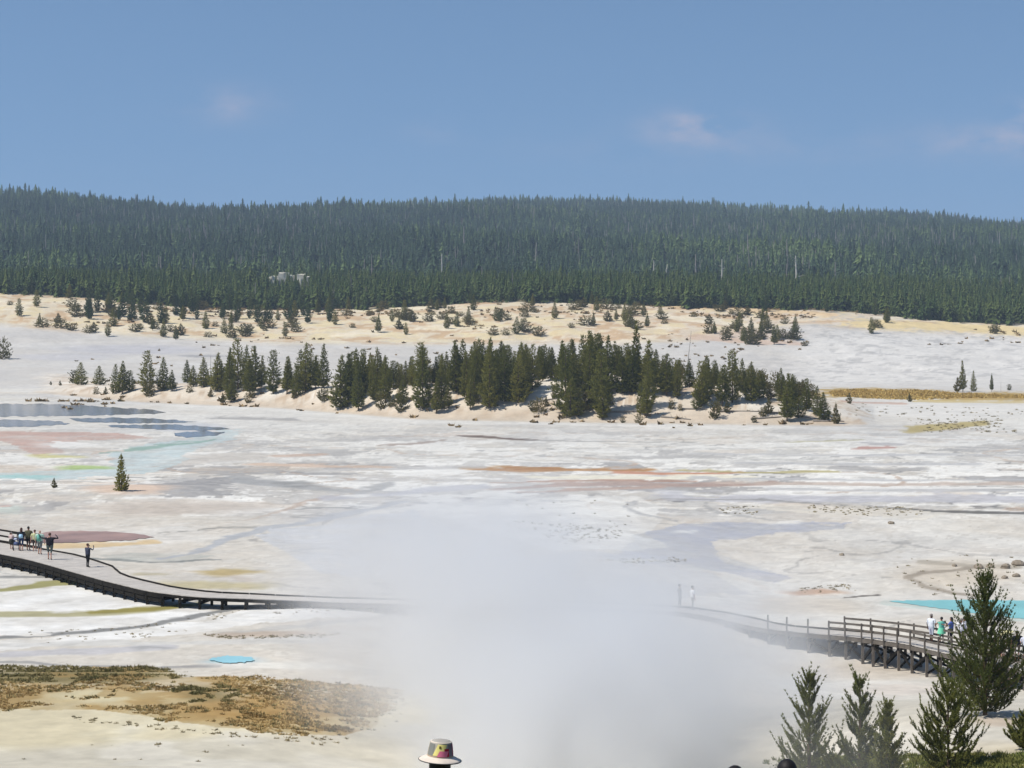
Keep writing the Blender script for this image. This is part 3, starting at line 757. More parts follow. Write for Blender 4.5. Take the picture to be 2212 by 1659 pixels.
lib = bpy.data.collections.new('forest_pieces')
needle_back = leafmat('hill_needles', lin((42, 60, 44), 1.0), lin((82, 102, 70), 1.0), 0)
needle_lite = leafmat('hill_needles_light', lin((66, 88, 52), 1.0), lin((112, 128, 78), 1.0), 0)
for i in range(5):
    T = far_tree(300 + i, 10, (3.0, 2.4, 3.4, 2.1, 2.7)[i], 9, 9)
    lib.objects.link(bpy.data.objects.new(f'a_front_pine_{i}', tris_to(f'front_pine_{i}', T, needle_far)))
    lib.objects.link(bpy.data.objects.new(f'b_back_pine_{i}', tris_to(f'back_pine_{i}', T, needle_back)))
for i in range(5):
    T = far_tree(340 + i, 10, (2.2, 3.1, 2.6, 1.6, 2.9)[i], 8, 8)
    lib.objects.link(bpy.data.objects.new(f'c_lite_pine_{i}', tris_to(f'lite_pine_{i}', T, needle_lite)))
for i in range(2):
    lib.objects.link(bpy.data.objects.new(f'd_far_snag_{i}', snag(320 + i, 10, .34).mesh('far_snag', greywood, link=False)))


def scatter(name, pts, rot, scl, ids, label, cat):
    me = bpy.data.meshes.new(name); me.vertices.add(len(pts)); me.vertices.foreach_set('co', np.asarray(pts, np.float32).ravel())
    for nm, ty, v in (('rot', 'FLOAT', rot), ('scl', 'FLOAT', scl), ('idx', 'INT', ids)):
        me.attributes.new(nm, ty, 'POINT').data.foreach_set('value', np.asarray(v, np.float32 if ty == 'FLOAT' else np.int32))
    o = bpy.data.objects.new(name, me); col.objects.link(o)
    ng = bpy.data.node_groups.new(name + '_nodes', 'GeometryNodeTree')
    ng.interface.new_socket('Geometry', in_out='INPUT', socket_type='NodeSocketGeometry'); ng.interface.new_socket('Geometry', in_out='OUTPUT', socket_type='NodeSocketGeometry')
    gi, go = ng.nodes.new('NodeGroupInput'), ng.nodes.new('NodeGroupOutput')
    ip = ng.nodes.new('GeometryNodeInstanceOnPoints'); ci = ng.nodes.new('GeometryNodeCollectionInfo')
    ci.inputs['Collection'].default_value = lib; ci.inputs['Separate Children'].default_value = True; ci.inputs['Reset Children'].default_value = True
    ip.inputs['Pick Instance'].default_value = True

    def attr(nm, ty):
        n = ng.nodes.new('GeometryNodeInputNamedAttribute'); n.data_type = ty; n.inputs[0].default_value = nm
        return n.outputs[0]
    cr = ng.nodes.new('ShaderNodeCombineXYZ'); cs = ng.nodes.new('ShaderNodeCombineXYZ')
    er = ng.nodes.new('FunctionNodeEulerToRotation')
    ng.links.new(attr('rot', 'FLOAT'), cr.inputs[2]); ng.links.new(cr.outputs[0], er.inputs[0]); ng.links.new(er.outputs[0], ip.inputs['Rotation'])
    s_ = attr('scl', 'FLOAT')
    wide = ng.nodes.new('ShaderNodeMath'); wide.operation = 'MULTIPLY'; wide.inputs[1].default_value = 1.1; ng.links.new(s_, wide.inputs[0])
    for k in (0, 1):
        ng.links.new(wide.outputs[0], cs.inputs[k])
    ng.links.new(s_, cs.inputs[2]); ng.links.new(cs.outputs[0], ip.inputs['Scale'])
    ng.links.new(attr('idx', 'INT'), ip.inputs['Instance Index']); ng.links.new(ci.outputs[0], ip.inputs['Instance'])
    ng.links.new(gi.outputs[0], ip.inputs['Points']); ng.links.new(ip.outputs[0], go.inputs[0])
    md = o.modifiers.new('scatter', 'NODES'); md.node_group = ng
    return tag(o, label, cat, kind='stuff')


def forest_pts(d0, d1, n, half=.29):
    d = np.sqrt(rng.uniform(d0 ** 2, d1 ** 2, n)); u = rng.uniform(-half, half, n)
    return u * d, d


x1, y1 = forest_pts(722, 1000, 7600); x2, y2 = forest_pts(1000, 1500, 13000); x3, y3 = forest_pts(1500, 2250, 18000); x4, y4 = forest_pts(2250, 3050, 15000)
fx, fy = np.concatenate([x1, x2, x3, x4]), np.concatenate([y1, y2, y3, y4])
keep = ~((np.abs(bearing(fx, fy) - 622) < 46) & (fy > 850) & (fy < 912))
fx, fy = fx[keep], fy[keep]; nn = len(fx)
fz = H(fx, fy)
hh = np.where(fy < 1000, rng.uniform(4.5, 9, nn), np.clip(rng.normal(8.6, 2.1, nn), 4, 14)) / 10
hh *= 1 + .35 * (rng.random(nn) < .03)
dead = rng.random(nn) < np.where(fy < 1000, .012, .04 + .22 * (fbm(fx / 120, fy / 160, 71) > .07))
patch = fbm(fx / 150, fy / 260, 73); lite = (fy > 1000) & (patch + .12 * rng.normal(0, 1, nn) > .06)
hh = hh * np.where(fy > 1000, 1 + .9 * fbm(fx / 60, fy / 90, 75) + .5 * patch, 1)
ids = np.where(dead, 15 + rng.integers(0, 2, nn), rng.integers(0, 5, nn) + 5 * (fy > 1000) + 5 * lite)
scatter('forest', np.stack([fx, fy, fz - .2], 1), rng.uniform(0, 6.28, nn), hh, ids, 'dense conifer forest with grey dead trunks covering the far hills', 'forest')
# grey snags and fallen logs one can pick out
palewood = pmat('bleached_wood', lin((214, 206, 194)), .95, .1, var=.15, scale=2)
snag_me = [snag(400 + i, 7, .09).mesh('snag', greywood, link=False) for i in range(3)]


def put_snag(px, by, ty, label, lean=0, group=None):
    x, y, z = G(px, by); o = bpy.data.objects.new('dead_tree', snag_me[int(rng.integers(0, 3))]); col.objects.link(o)
    o.location = (x, y, z); s = (by - ty) * y / FD / 7; o.scale = (s, s, s); o.rotation_euler = (0, lean, 0 if lean else rng.uniform(0, 6))
    return tag(o, label, 'dead tree', group)


put_snag(1484, 800, 714, 'thin leaning grey dead trunk above the right of the grove', .12)
put_snag(455, 840, 770, 'bare grey dead tree between pines at the left of the grove')
put_snag(870, 850, 790, 'grey dead tree in the gap behind the middle of the grove'); put_snag(1838, 855, 832, 'short grey dead stem off the right end of the mound'); put_snag(2162, 846, 822, 'short grey snag beyond the golden grass')
for (px, ty, lab) in ((1722, 552, 'tallest straight white dead trunk above the forest edge'), (1412, 562, 'pale dead trunk standing beside a leaning one above the forest edge'), (1432, 570, 'leaning pale dead trunk above the forest edge'), (955, 548, 'forked grey dead tree above the middle of the forest edge'), (1560, 560, 'thin pale dead trunk between the leaning and the tallest ones')):
    x, y = (px - CX) / FD * 930, 930.; z = Hs(x, y); o = bpy.data.objects.new('dead_tree', snag_me[int(rng.integers(0, 3))]); col.objects.link(o)
    o.data = o.data.copy(); o.data.materials[0] = palewood
    o.location = (x, y, z); h_ = CAMZ + (YH - ty) / FD * y - z; o.scale = (h_ / 2.4, h_ / 2.4, h_ / 7); o.rotation_euler = (0, .16 if 'leaning pale' in lab else 0, rng.uniform(0, 6) if 'leaning pale' not in lab else 0)
    tag(o, lab, 'dead tree')
# pale cliff showing over the forest edge
cl_ = empty('rock_outcrop', ((618 - CX) / FD * 905, 905, 0)); cl_.location.z = Hs(cl_.location.x, 905)
cliffm = pmat('pale_cliff', lin((206, 200, 180)), .95, .1, var=.35, scale=.35, bump=.6)
for (dx, w_, top) in ((-7.5, 1.5, 600), (-4.6, 1.9, 597), (-.8, 2.4, 590), (2.0, 1.5, 595), (6.2, 2.0, 593), (8.8, 1.6, 597)):
    bm = bmesh.new(); bmesh.ops.create_cube(bm, size=2); bmesh.ops.subdivide_edges(bm, edges=bm.edges[:], cuts=3, use_grid_fill=True)
    ht_ = CAMZ + (YH - top) / FD * 905 - cl_.location.z
    for v in bm.verts:
        n_ = float(fbm(np.array([v.co.x * 1.9 + dx * 3]), np.array([v.co.z * 2.3 + v.co.y * 1.7 + dx]), 95)[0]); n5 = float(fbm(np.array([v.co.x * 5 + dx]), np.array([v.co.z * 5 + v.co.y * 4]), 97)[0])
        tp = 1 - .22 * (v.co.z + 1) / 2
        v.co = Vector((dx + v.co.x * w_ * tp * (1 + .9 * n_ + .5 * n5), v.co.y * 2.4 * tp * (1 + .9 * n_ + .5 * n5), -1 if v.co.z < -.9 else (v.co.z + 1) / 2 * ht_ * (1 + .22 * n_ + .2 * n5)))
    me = bpy.data.meshes.new('crag'); bm.to_mesh(me); bm.free(); me.materials.append(cliffm); o = bpy.data.objects.new('crag', me); col.objects.link(o); o.parent = cl_
tag(cl_, 'pale rock outcrop showing over the tops of the forest edge', 'outcrop')
for (px, by, ln) in ((1460, 905, 5), (1600, 893, 7), (1680, 897, 6), (1745, 905, 7), (1500, 888, 4), (1655, 908, 5), (1180, 868, 4), (1350, 893, 5), (1790, 912, 5), (1330, 905, 3.5)):
    x, y, z = G(px, by); a = rng.uniform(-.5, .5)
    q0 = Vector((x - ln / 2 * math.cos(a), y - ln / 2 * math.sin(a), 0)); q1 = Vector((x + ln / 2 * math.cos(a), y + ln / 2 * math.sin(a), 0))
    q0.z, q1.z = Hs(q0.x, q0.y) + .15, Hs(q1.x, q1.y) + .12
    m = MB().tube(q0, q1, .16, .08, 6)
    for k in range(4):
        f = rng.uniform(.2, .9); p = q0.lerp(q1, f); m.tube(p, p + Vector((rng.uniform(-.4, .4), rng.uniform(-.4, .4), rng.uniform(.3, .8))), .04, .015, 4)
    tag(m.mesh('fallen_log', greywood), 'grey fallen log lying on the pale front of the grove mound', 'log', 'fallen logs at the front of the mound')


# ---------------------------------------------------------------- near young pines
def young_pine(seed, h, r, name, label, px, by, dist, needles=9, dens=1.0):
    g = np.random.default_rng(seed); x = (px - CX) / FD * dist; z = Hs(x, dist)
    o = tag(empty(name, (x, dist, z)), label, 'tree')
    tk = MB(); tk.tube((0, 0, -.3), (0, 0, h * .55), .018 * h, .011 * h, 8); tk.tube((0, 0, h * .55), (0, 0, h * .97), .011 * h, .003 * h, 6)
    tk.mesh('trunk', bark, o)
    br = MB(); C_, D_ = [], []
    nwh = int(15 * dens); zc = .03
    for i in range(nwh):
        q = (i + g.uniform(-.2, .2)) / nwh; q = max(q, 0); zz_ = h * (zc + (.97 - zc) * q)
        R = (r * (1 - q) ** .85 * (.75 + .25 * min(1, q * 5)) + .04 * r) * g.uniform(.82, 1.18)
        k = int(max(5, 9 * (1 - .4 * q) * dens))
        a0 = g.uniform(0, 6.28)
        for j in range(k):
            if g.random() < .17 and q > .06:
                continue
            a = a0 + j * 6.283 / k + g.normal(0, .28); Rb = R * g.uniform(.5, 1.22); rise = Rb * (.35 + .55 * q) + g.normal(0, .04)
            pts = [Vector((math.cos(a) * Rb * f, math.sin(a) * Rb * f, zz_ + rise * f ** 1.8 - .10 * Rb * math.sin(f * 3.1))) for f in (0, .35, .7, 1)]
            for p0, p1, r0 in zip(pts[:-1], pts[1:], (.006, .0045, .003)):
                br.tube(p0, p1, r0 * h * .8, r0 * h * .55, 4)
            ns = max(4, int(9 * Rb / r * dens) + 4)
            for f in np.linspace(.28, 1, ns):
                f = min(1, f + g.uniform(-.05, .05)); s3 = f * 3; i0 = min(2, int(s3)); p = pts[i0].lerp(pts[i0 + 1], s3 - i0)
                side = g.normal(0, .9); dv = Vector((math.cos(a + side) * .55, math.sin(a + side) * .55, .75 + .5 * q + g.normal(0, .15))).normalized()
                Ls = (.055 * h * g.uniform(.6, 1.25) + .05) * (1.7 if f > .9 else 1)
                for e in np.linspace(0, 1, 5):
                    C_.append(tuple(p + dv * Ls * e)); D_.append(tuple(dv))
    for e in np.linspace(.80, 1.0, 10):
        C_.append((0, 0, h * e)); D_.append((0, 0, 1))
    br.mesh('branches', bark, o)['kind'] = 'stuff'
    T = clumps(g, np.array(C_), np.array(D_), needles, .13, .017, .55)
    me = tris_to('crown', T, needle_near); c = bpy.data.objects.new('crown', me); col.objects.link(c); c.parent = o
    return o


def yp(seed, px, topy, dist, r, label, **k):
    x = (px - CX) / FD * dist; z = Hs(x, dist); h = CAMZ - (topy - YH) * dist / FD - z
    young_pine(seed, h, r, 'pine_tree', label, px, 0, dist, **k)


yp(1, 1748, 1444, 79, 1.22, 'steam-veiled young pine left of the other foreground pines')
yp(2, 1858, 1459, 77, 1.28, 'bushy young pine with a candle-like leader between veiled and tall pines')
yp(3, 1916, 1515, 75.5, .62, 'thin sparse young pine tight against the bushy pine')
yp(4, 2128, 1234, 92, 1.85, 'tallest dark pine standing before the boardwalk railing', dens=1.3, needles=10)
yp(5, 2048, 1470, 80, 1.5, 'dense dark young pine in front of the tallest one')
yp(6, 2225, 1540, 82, .95, 'low green pine at the foot of the tall pine, on the tan slope')


# ---------------------------------------------------------------- grass, tufts, small shrubs
def tufts(name, centres, hts, mat, label, cat, blades=9, seed=3, w=.035, spread=.7):
    g = np.random.default_rng(seed); c = np.repeat(np.asarray(centres), blades, 0); hs = np.repeat(np.asarray(hts), blades)
    d = np.stack([g.normal(0, spread, len(c)), g.normal(0, spread, len(c)), np.ones(len(c))], 1); d /= np.linalg.norm(d, axis=1, keepdims=True)
    p = np.cross(d, g.normal(0, 1, d.shape)); p /= np.linalg.norm(p, axis=1, keepdims=True)
    b0 = c + np.stack([g.normal(0, .3, len(c)) * hs, g.normal(0, .3, len(c)) * hs, np.full(len(c), -.02)], 1)
    ww = (hs * w / .3 + .012)[:, None]; LL = (hs * g.uniform(.6, 1.2, len(c)))[:, None]
    T = np.stack([b0 - p * ww, b0 + p * ww, b0 + d * LL], 1)
    o = tris_to(name, T, mat, link=True)
    return tag(o, label, cat, kind='stuff')


def tuftmat(name, c1, c2):
    m = pmat(name, c1, .95, .05); t = m.node_tree; b = t.nodes['Principled BSDF']
    g = nd(t, 'ShaderNodeTexCoord'); n = nd(t, 'ShaderNodeTexNoise'); n.inputs['Scale'].default_value = .45; n.inputs['Detail'].default_value = 4; n.inputs['Roughness'].default_value = .7
    r = nd(t, 'ShaderNodeMapRange'); r.inputs[1].default_value = .38; r.inputs[2].default_value = .62
    mx = nd(t, 'ShaderNodeMix', data_type='RGBA'); mx.inputs[6].default_value = (*c1, 1); mx.inputs[7].default_value = (*c2, 1)
    t.links.new(g.outputs['Object'], n.inputs['Vector']); t.links.new(n.outputs[0], r.inputs[0]); t.links.new(r.outputs[0], mx.inputs[0]); t.links.new(mx.outputs[2], b.inputs['Base Color'])
    return m


def in_poly(n, pts, seed):
    """ground points whose photo position falls in an outline"""
    g = np.random.default_rng(seed); a = np.array(pts)
    px = g.uniform(a[:, 0].min(), a[:, 0].max(), n * 3); py = g.uniform(a[:, 1].min(), a[:, 1].max(), n * 3)
    k = poly_mask(px, py, pts); px, py = px[k][:n], py[k][:n]
    d = np.full(len(px), 120.)
    for _ in range(40):
        z = H((px - CX) / FD * d, d); d = .5 * d + .5 * np.clip((CAMZ - z) * FD / (py - YH), 60, 900)
    x = (px - CX) / FD * d
    return x, d, H(x, d), px, py


VEG = [(-60, 1441), (80, 1440), (330, 1441), (400, 1462), (560, 1466), (700, 1478), (890, 1494), (850, 1530), (800, 1572), (740, 1588), (560, 1580), (380, 1560), (300, 1545), (150, 1530), (-60, 1535)]
x, y, z, px, py = in_poly(19000, [(-60, 1432), (420, 1432), (940, 1480), (900, 1600), (740, 1612), (380, 1585), (-60, 1555)], 5)
dn = fbm(x / 2.2, y / 2.2, 81) + .8 * fbm(x / 7, y / 7, 83) + .9 * fbm(x / .7, y / .7, 85, 2)
dn = np.where(poly_mask(px + 90 * fbm(x / 4, y / 4, 87), py + 26 * fbm(x / 3, y / 3, 89), VEG), dn, -9)
bare_ = (np.hypot((px - 240) / 190, (py - 1508) / 18) < 1)
edge_ = np.clip((px - 640) / 250, 0, 1) ** 2
k = (dn > -.02 + .45 * edge_ + .35 * bare_ - .12 * (px > 480) - .2 * (py < 1462))
x, y, z, px, py = x[k], y[k], z[k], px[k], py[k]
brown = tuftmat('golden_brush', lin((150, 126, 82)), lin((212, 184, 130))); olive = tuftmat('olive_brush', lin((104, 100, 64)), lin((152, 140, 96)))
gr = (py < 1470 + 10 * np.sin(px / 60)) & (px < 420) | (np.hypot((px - 440) / 80, (py - 1500) / 22) < 1) | (np.random.default_rng(3).random(len(px)) < .12)
hb = np.random.default_rng(4).uniform(.05, .17, len(x))
tufts('brown_brush', np.stack([x, y, z], 1)[~gr], hb[~gr], brown, 'golden brown low brush on the near bank of the basin', 'brush', 10, 6, .05, 1.0)
tufts('olive_brush', np.stack([x, y, z], 1)[gr], hb[gr] * 1.2, olive, 'dark olive brush along the brow of the near bank', 'brush', 11, 7, .05, .9)
pts = []
for (poly, n, s) in (([(120, 1545), (320, 1560), (560, 1588), (760, 1600), (700, 1612), (420, 1585), (150, 1560)], 130, 11), ([(1060, 1078), (1260, 1076), (1400, 1095), (1360, 1150), (1180, 1150), (1050, 1130)], 26, 12), ([(1130, 1130), (1330, 1135), (1350, 1160), (1240, 1180), (1190, 1165)], 150, 13),
                     ([(1750, 1092), (1960, 1095), (2010, 1112), (1900, 1116), (1740, 1108)], 110, 14), ([(1310, 1208), (1390, 1206), (1480, 1204), (1480, 1216), (1330, 1218)], 70, 15), ([(1720, 1268), (1830, 1262), (1850, 1276), (1740, 1282)], 45, 16), ([(20, 1366), (300, 1352), (470, 1324), (550, 1312), (520, 1330), (330, 1360), (40, 1374)], 60, 17),
                     ([(60, 1378), (300, 1366), (420, 1360), (340, 1376), (100, 1392)], 30, 18), ([(430, 1370), (560, 1374), (740, 1368), (700, 1378), (480, 1380)], 120, 19), ([(600, 1316), (780, 1316), (700, 1330), (580, 1336)], 16, 20), ([(1960, 905), (2160, 905), (2210, 935), (2000, 935)], 150, 21), ([(1830, 870), (2212, 885), (2212, 905), (1830, 900)], 70, 22),
                     ([(1550, 1094), (1640, 1094), (1640, 1112), (1560, 1110)], 40, 23), ([(0, 1600), (600, 1600), (600, 1650), (0, 1650)], 12, 24), ([(1900, 1200), (2212, 1200), (2212, 1290), (2000, 1290)], 50, 25), ([(840, 1500), (890, 1500), (860, 1560), (740, 1600), (600, 1600)], 60, 26)):
    q = in_poly(n, poly, s); pts.append(np.stack(q[:3], 1))
pts = np.concatenate(pts); sage = tuftmat('dry_tuft', lin((124, 116, 92)), lin((176, 162, 130)))
dist = pts[:, 1]
tufts('dry_tufts', pts, np.random.default_rng(9).uniform(.08, .24, len(pts)) * np.clip(dist / 200, .7, 1.7), sage, 'small dry tufts dotted over the white flats', 'tufts', 16, 10, .035, 1.1)
pts = [np.stack(in_poly(n, pl_, sd)[:3], 1) for (pl_, n, sd) in (([(60, 640), (300, 655), (720, 672), (720, 738), (450, 732), (150, 700)], 620, 41), ([(720, 672), (1420, 660), (1420, 712), (900, 735), (720, 735)], 560, 42), ([(1420, 664), (1760, 680), (1760, 748), (1500, 745)], 420, 43), ([(1760, 690), (2212, 706), (2212, 722), (1800, 715)], 90, 44),
       ([(150, 848), (600, 862), (900, 880), (1250, 895), (1800, 905), (1800, 916), (1200, 908), (600, 878), (150, 858)], 110, 45))]
pts = np.concatenate(pts); drab = tuftmat('bank_brush', lin((104, 92, 62)), lin((168, 142, 104)))
tufts('bank_brush', pts, np.random.default_rng(19).uniform(.3, .95, len(pts)), drab, 'drab low brush dotted over the tan bank and mound', 'brush', 10, 13, .12, 1.1)
q = in_poly(2600, [(1790, 846), (1850, 842), (2000, 844), (2060, 849), (2160, 853), (2240, 855), (2240, 860), (2080, 860), (1980, 864), (1900, 862), (1800, 856)], 31)
gold = tuftmat('golden_grass', lin((176, 146, 82)), lin((214, 186, 118)))
tufts('golden_grass', np.stack(q[:3], 1), np.random.default_rng(10).uniform(.2, .5, len(q[0])), gold, 'strip of golden dry grass right of the grove', 'grass', 7, 11, .10, .5)
q = in_poly(5000, [(1640, 1640), (1900, 1632), (2230, 1628), (2230, 1700), (1640, 1700)], 32)
kk = np.random.default_rng(77).random(len(q[0])) < np.clip((q[3] - 1640 + 60 * fbm(q[0], q[1], 91)) / 160, 0.02, 1); q = tuple(a_[kk] for a_ in q)
grn = tuftmat('green_grass', lin((78, 92, 44)), lin((140, 136, 78)))
tufts('green_grass', np.stack(q[:3], 1), np.random.default_rng(11).uniform(.06, .24, len(q[0])), grn, 'green grass and brush under the foreground pines', 'grass', 8, 12, .03, .7)


# rocks by the teal pool
rockm = pmat('sinter_rock', lin((150, 138, 122)), .95, .1, var=.3, scale=3, bump=.4)
for i, (px, py, s) in enumerate(((2114, 1228, .38), (2140, 1226, .34), (2172, 1228, .4), (2062, 1224, .22), (2200, 1222, .5), (2195, 1246, .3), (1925, 1132, .3), (2170, 1250, .26), (1818, 1200, .22))):
    x, y, z = G(px, py); bm = bmesh.new(); bmesh.ops.create_icosphere(bm, subdivisions=2, radius=s)
    for v in bm.verts:
        v.co *= 1 + rng.uniform(-.18, .18); v.co.z *= .7
    me = bpy.data.meshes.new('rock'); bm.to_mesh(me); bm.free(); me.materials.append(rockm)
    o = bpy.data.objects.new('rock', me); col.objects.link(o); o.location = (x, y, z + s * .25)
    tag(o, 'small brown rock on the pale ground beyond the teal pool', 'rock', 'rocks beyond the teal pool')

# ---------------------------------------------------------------- boardwalk
wood_dk = pmat('dark_timber', lin((40, 37, 33)), .9, .08, var=.35, scale=2.5, bump=.3)
wood_gr = pmat('weathered_timber', lin((108, 101, 93)), .9, .15, var=.3, scale=3, bump=.3)
wood_deck = pmat('deck_planks', lin((196, 189, 180)), .92, .1, var=.12, scale=1.5, bump=.2)
BW = [(-150, 1166, 1.0, 3.2), (-60, 1183, 1.0, 3.4), (0, 1195, 1.0, 3.6), (60, 1207, 1.0, 3.8), (105, 1219, 1.0, 3.6), (150, 1232, 1.0, 3.3), (190, 1243, 1.0, 2.3), (225, 1253, .98, 2.0), (325, 1277, .92, 2.0), (425, 1289, .84, 2.0), (553, 1293.5, .7, 2.0), (706, 1300, .35, 2.0), (855, 1304, 0, 2.0), (1000, 1306, -.35, 2.0),
      (1217, 1309, -.75, 2.0), (1476, 1320, -1.2, 2.0), (1560, 1336, -1.5, 2.0), (1617, 1350, -1.65, 2.0), (1661, 1359, -1.8, 2.0), (1747, 1367, -1.95, 2.0), (1862, 1376, -2, 2.0), (1973, 1392, -2, 2.1), (2003, 1401, -2, 2.2), (2059, 1413, -2, 2.4), (2180, 1440, -2, 2.4), (2300, 1468, -2, 2.4), (2420, 1500, -2, 2.4)]
ctl = np.array([P(a, b, z) for a, b, z, w in BW]); cw = np.array([w for *_, w in BW]); cpx = np.array([a for a, *_ in BW], float)
sl = np.concatenate([[0], np.cumsum(np.linalg.norm(np.diff(ctl, axis=0), axis=1))])
ss = np.arange(0, sl[-1], .05)
cur = np.stack([np.interp(ss, sl, ctl[:, i]) for i in range(3)], 1)
ker = np.ones(61) / 61
for i in range(3):                                    # round the corners of the walk
    pad = np.concatenate([np.linspace(cur[0, i] - (cur[30, i] - cur[0, i]), cur[0, i], 30, endpoint=False), cur[:, i], np.linspace(cur[-1, i], cur[-1, i] + (cur[-1, i] - cur[-31, i]), 31)[1:]])
    cur[:, i] = np.convolve(pad, ker, 'valid')[:len(cur)]
wid = np.interp(ss, sl, cw)
tan_ = np.gradient(cur, axis=0); tan_[:, 2] = 0; tan_ /= np.linalg.norm(tan_, axis=1, keepdims=True)
nor = np.stack([-tan_[:, 1], tan_[:, 0], np.zeros(len(tan_))], 1)      # towards the far side
curpx = bearing(cur[:, 0], cur[:, 1])


def at_s(i, off, dz=0.0):
    i = min(max(int(i), 0), len(cur) - 1)
    return Vector(cur[i] + nor[i] * off + np.array([0, 0, dz]))


def at_px(p):
    return int(np.argmin(np.abs(curpx - p)))


bw = tag(empty('boardwalk', tuple(cur[len(cur) // 2])), 'long timber boardwalk on dark posts crossing the basin through the steam', 'boardwalk')
bw.location = (0, 0, 0)
pl = MB()
rr = random.Random(5); step = 3
for i in range(0, len(cur) - step, step):
    a, b_ = at_s(i, -.08 + rr.uniform(-.015, .015)), at_s(i, wid[i] + .08 + rr.uniform(-.015, .015)); t3 = Vector(tan_[i])
    j = rr.uniform(-.004, .004)
    vs = [p + t3 * e + Vector((0, 0, h + j)) for p in (a, b_) for e, h in ((.004, -.05), (.144, -.05), (.144, 0), (.004, 0))]
    pl.add((vs, [(3, 2, 1, 0), (4, 5, 6, 7), (0, 1, 5, 4), (1, 2, 6, 5), (2, 3, 7, 6), (3, 0, 4, 7)]))
pl.mesh('planks', wood_deck, bw)['kind'] = 'stuff'
for side in (0, 1):
    for i in range(0, len(cur) - 41, 40):             # fascia boards, kerb timbers and stringers, one per bay of two metres
        o0 = -.10 if side == 0 else wid[i] + .10; o1 = -.10 if side == 0 else wid[i + 40] + .10
        lowp = curpx[i] < 640
        fz_ = -.13 if 330 < curpx[i] < 640 else -.20
        MB().beam(at_s(i, o0, fz_), at_s(i + 40, o1, fz_), .05, (.30 if curpx[i] < 330 else .16) if lowp else .24).mesh('fascia_board', wood_dk if lowp else wood_gr, bw)
        c0, c1 = (.06, .06) if side == 0 else (wid[i] - .06, wid[i + 40] - .06)
        if side:
            MB().beam(at_s(i, c0, .055), at_s(i + 39, c1, .055), .09, .10).mesh('kerb_timber', wood_dk, bw)
        if lowp and side == 0 and curpx[i] < 330:
            MB().beam(at_s(i, -.06, -.52), at_s(i + 40, -.06, -.52), .05, .24).mesh('shade_board', wood_dk, bw)  # dark board added to stand in for the black shade under the deck
for i in range(0, len(cur) - 41, 40):
    for f in (.25, .5, .75):
        MB().beam(at_s(i, wid[i] * f, -.19), at_s(i + 40, wid[i + 40] * f, -.19), .07, .26).mesh('stringer', wood_dk, bw)
# bents: two posts, a cap, and a cross brace where the deck stands high
near_rail = [1661, 1701, 1747, 1792, 1827, 1864, 1886, 1913, 1942, 1971, 2003, 2032, 2061, 2092, 2122, 2150, 2180, 2215, 2260, 2310]
far_rail = [1805, 1850, 1897, 1928, 1957, 1985, 2015, 2046, 2078, 2110, 2142, 2175, 2210, 2250, 2300]
bents = [at_px(p) for p in near_rail]
bents += [i for i in range(6, at_px(1640), 30 if True else 0) if not 640 < curpx[i] < 1640] + [at_px(p) for p in (610, 675, 742, 806, 872, 940, 1010, 1080, 1150, 1220, 1290, 1360, 1430, 1500, 1570, 1620)]
for i in sorted(set(bents)):
    ends = []
    for off in (-.02, wid[i] + .02):
        p = at_s(i, off); g = Hs(p.x, p.y)
        MB().beam((p.x, p.y, g - .3), (p.x, p.y, p.z - .08), .17, .17).mesh('post', wood_dk if curpx[i] < 640 else wood_gr, bw)
        ends.append((p, g))
    MB().beam(at_s(i, -.15, -.42), at_s(i, wid[i] + .15, -.42), .14, .18).mesh('cap_beam', wood_dk, bw)
    if ends[0][0].z - ends[0][1] > .9:
        (p0, g0), (p1, g1) = ends; t3 = Vector(tan_[i]) * .1
        MB().beam(Vector((p0.x, p0.y, g0 + .25)) + t3, Vector((p1.x, p1.y, p1.z - .45)) + t3, .05, .14).mesh('cross_brace', wood_dk, bw)
        MB().beam(Vector((p0.x, p0.y, p0.z - .45)) - t3, Vector((p1.x, p1.y, g1 + .25)) - t3, .05, .14).mesh('cross_brace', wood_dk, bw)
for k, (a, b_) in enumerate(zip(near_rail[2:], near_rail[3:])):     # lengthwise braces between the posts of the high part
    i, j = at_px(a), at_px(b_); p, q = at_s(i, -.02), at_s(j, -.02); gp, gq = Hs(p.x, p.y), Hs(q.x, q.y)
    if k % 2:
        MB().beam((p.x, p.y, gp + .3), (q.x, q.y, q.z - .45), .05, .14).mesh('cross_brace', wood_dk, bw)
    else:
        MB().beam((p.x, p.y, p.z - .45), (q.x, q.y, gq + .3), .05, .14).mesh('cross_brace', wood_dk, bw)


def railing(pxs, side, first_rail, h=.86):
    for k, p in enumerate(pxs):
        i = at_px(p); off = -.18 if side == 0 else wid[i] + .18
        MB().beam(at_s(i, off, -.35), at_s(i, off, h + .06), .10, .10).mesh('rail_post', wood_gr, bw)
    for a, b_ in zip(pxs[:-1], pxs[1:]):
        if a < first_rail:
            continue
        i, j = at_px(a), at_px(b_); o0 = -.10 if side == 0 else wid[i] + .10; o1 = -.10 if side == 0 else wid[j] + .10
        for hh_ in (h - .06, h * .52):
            MB().beam(at_s(i, o0, hh_), at_s(j, o1, hh_), .05, .13).mesh('rail', wood_gr, bw)


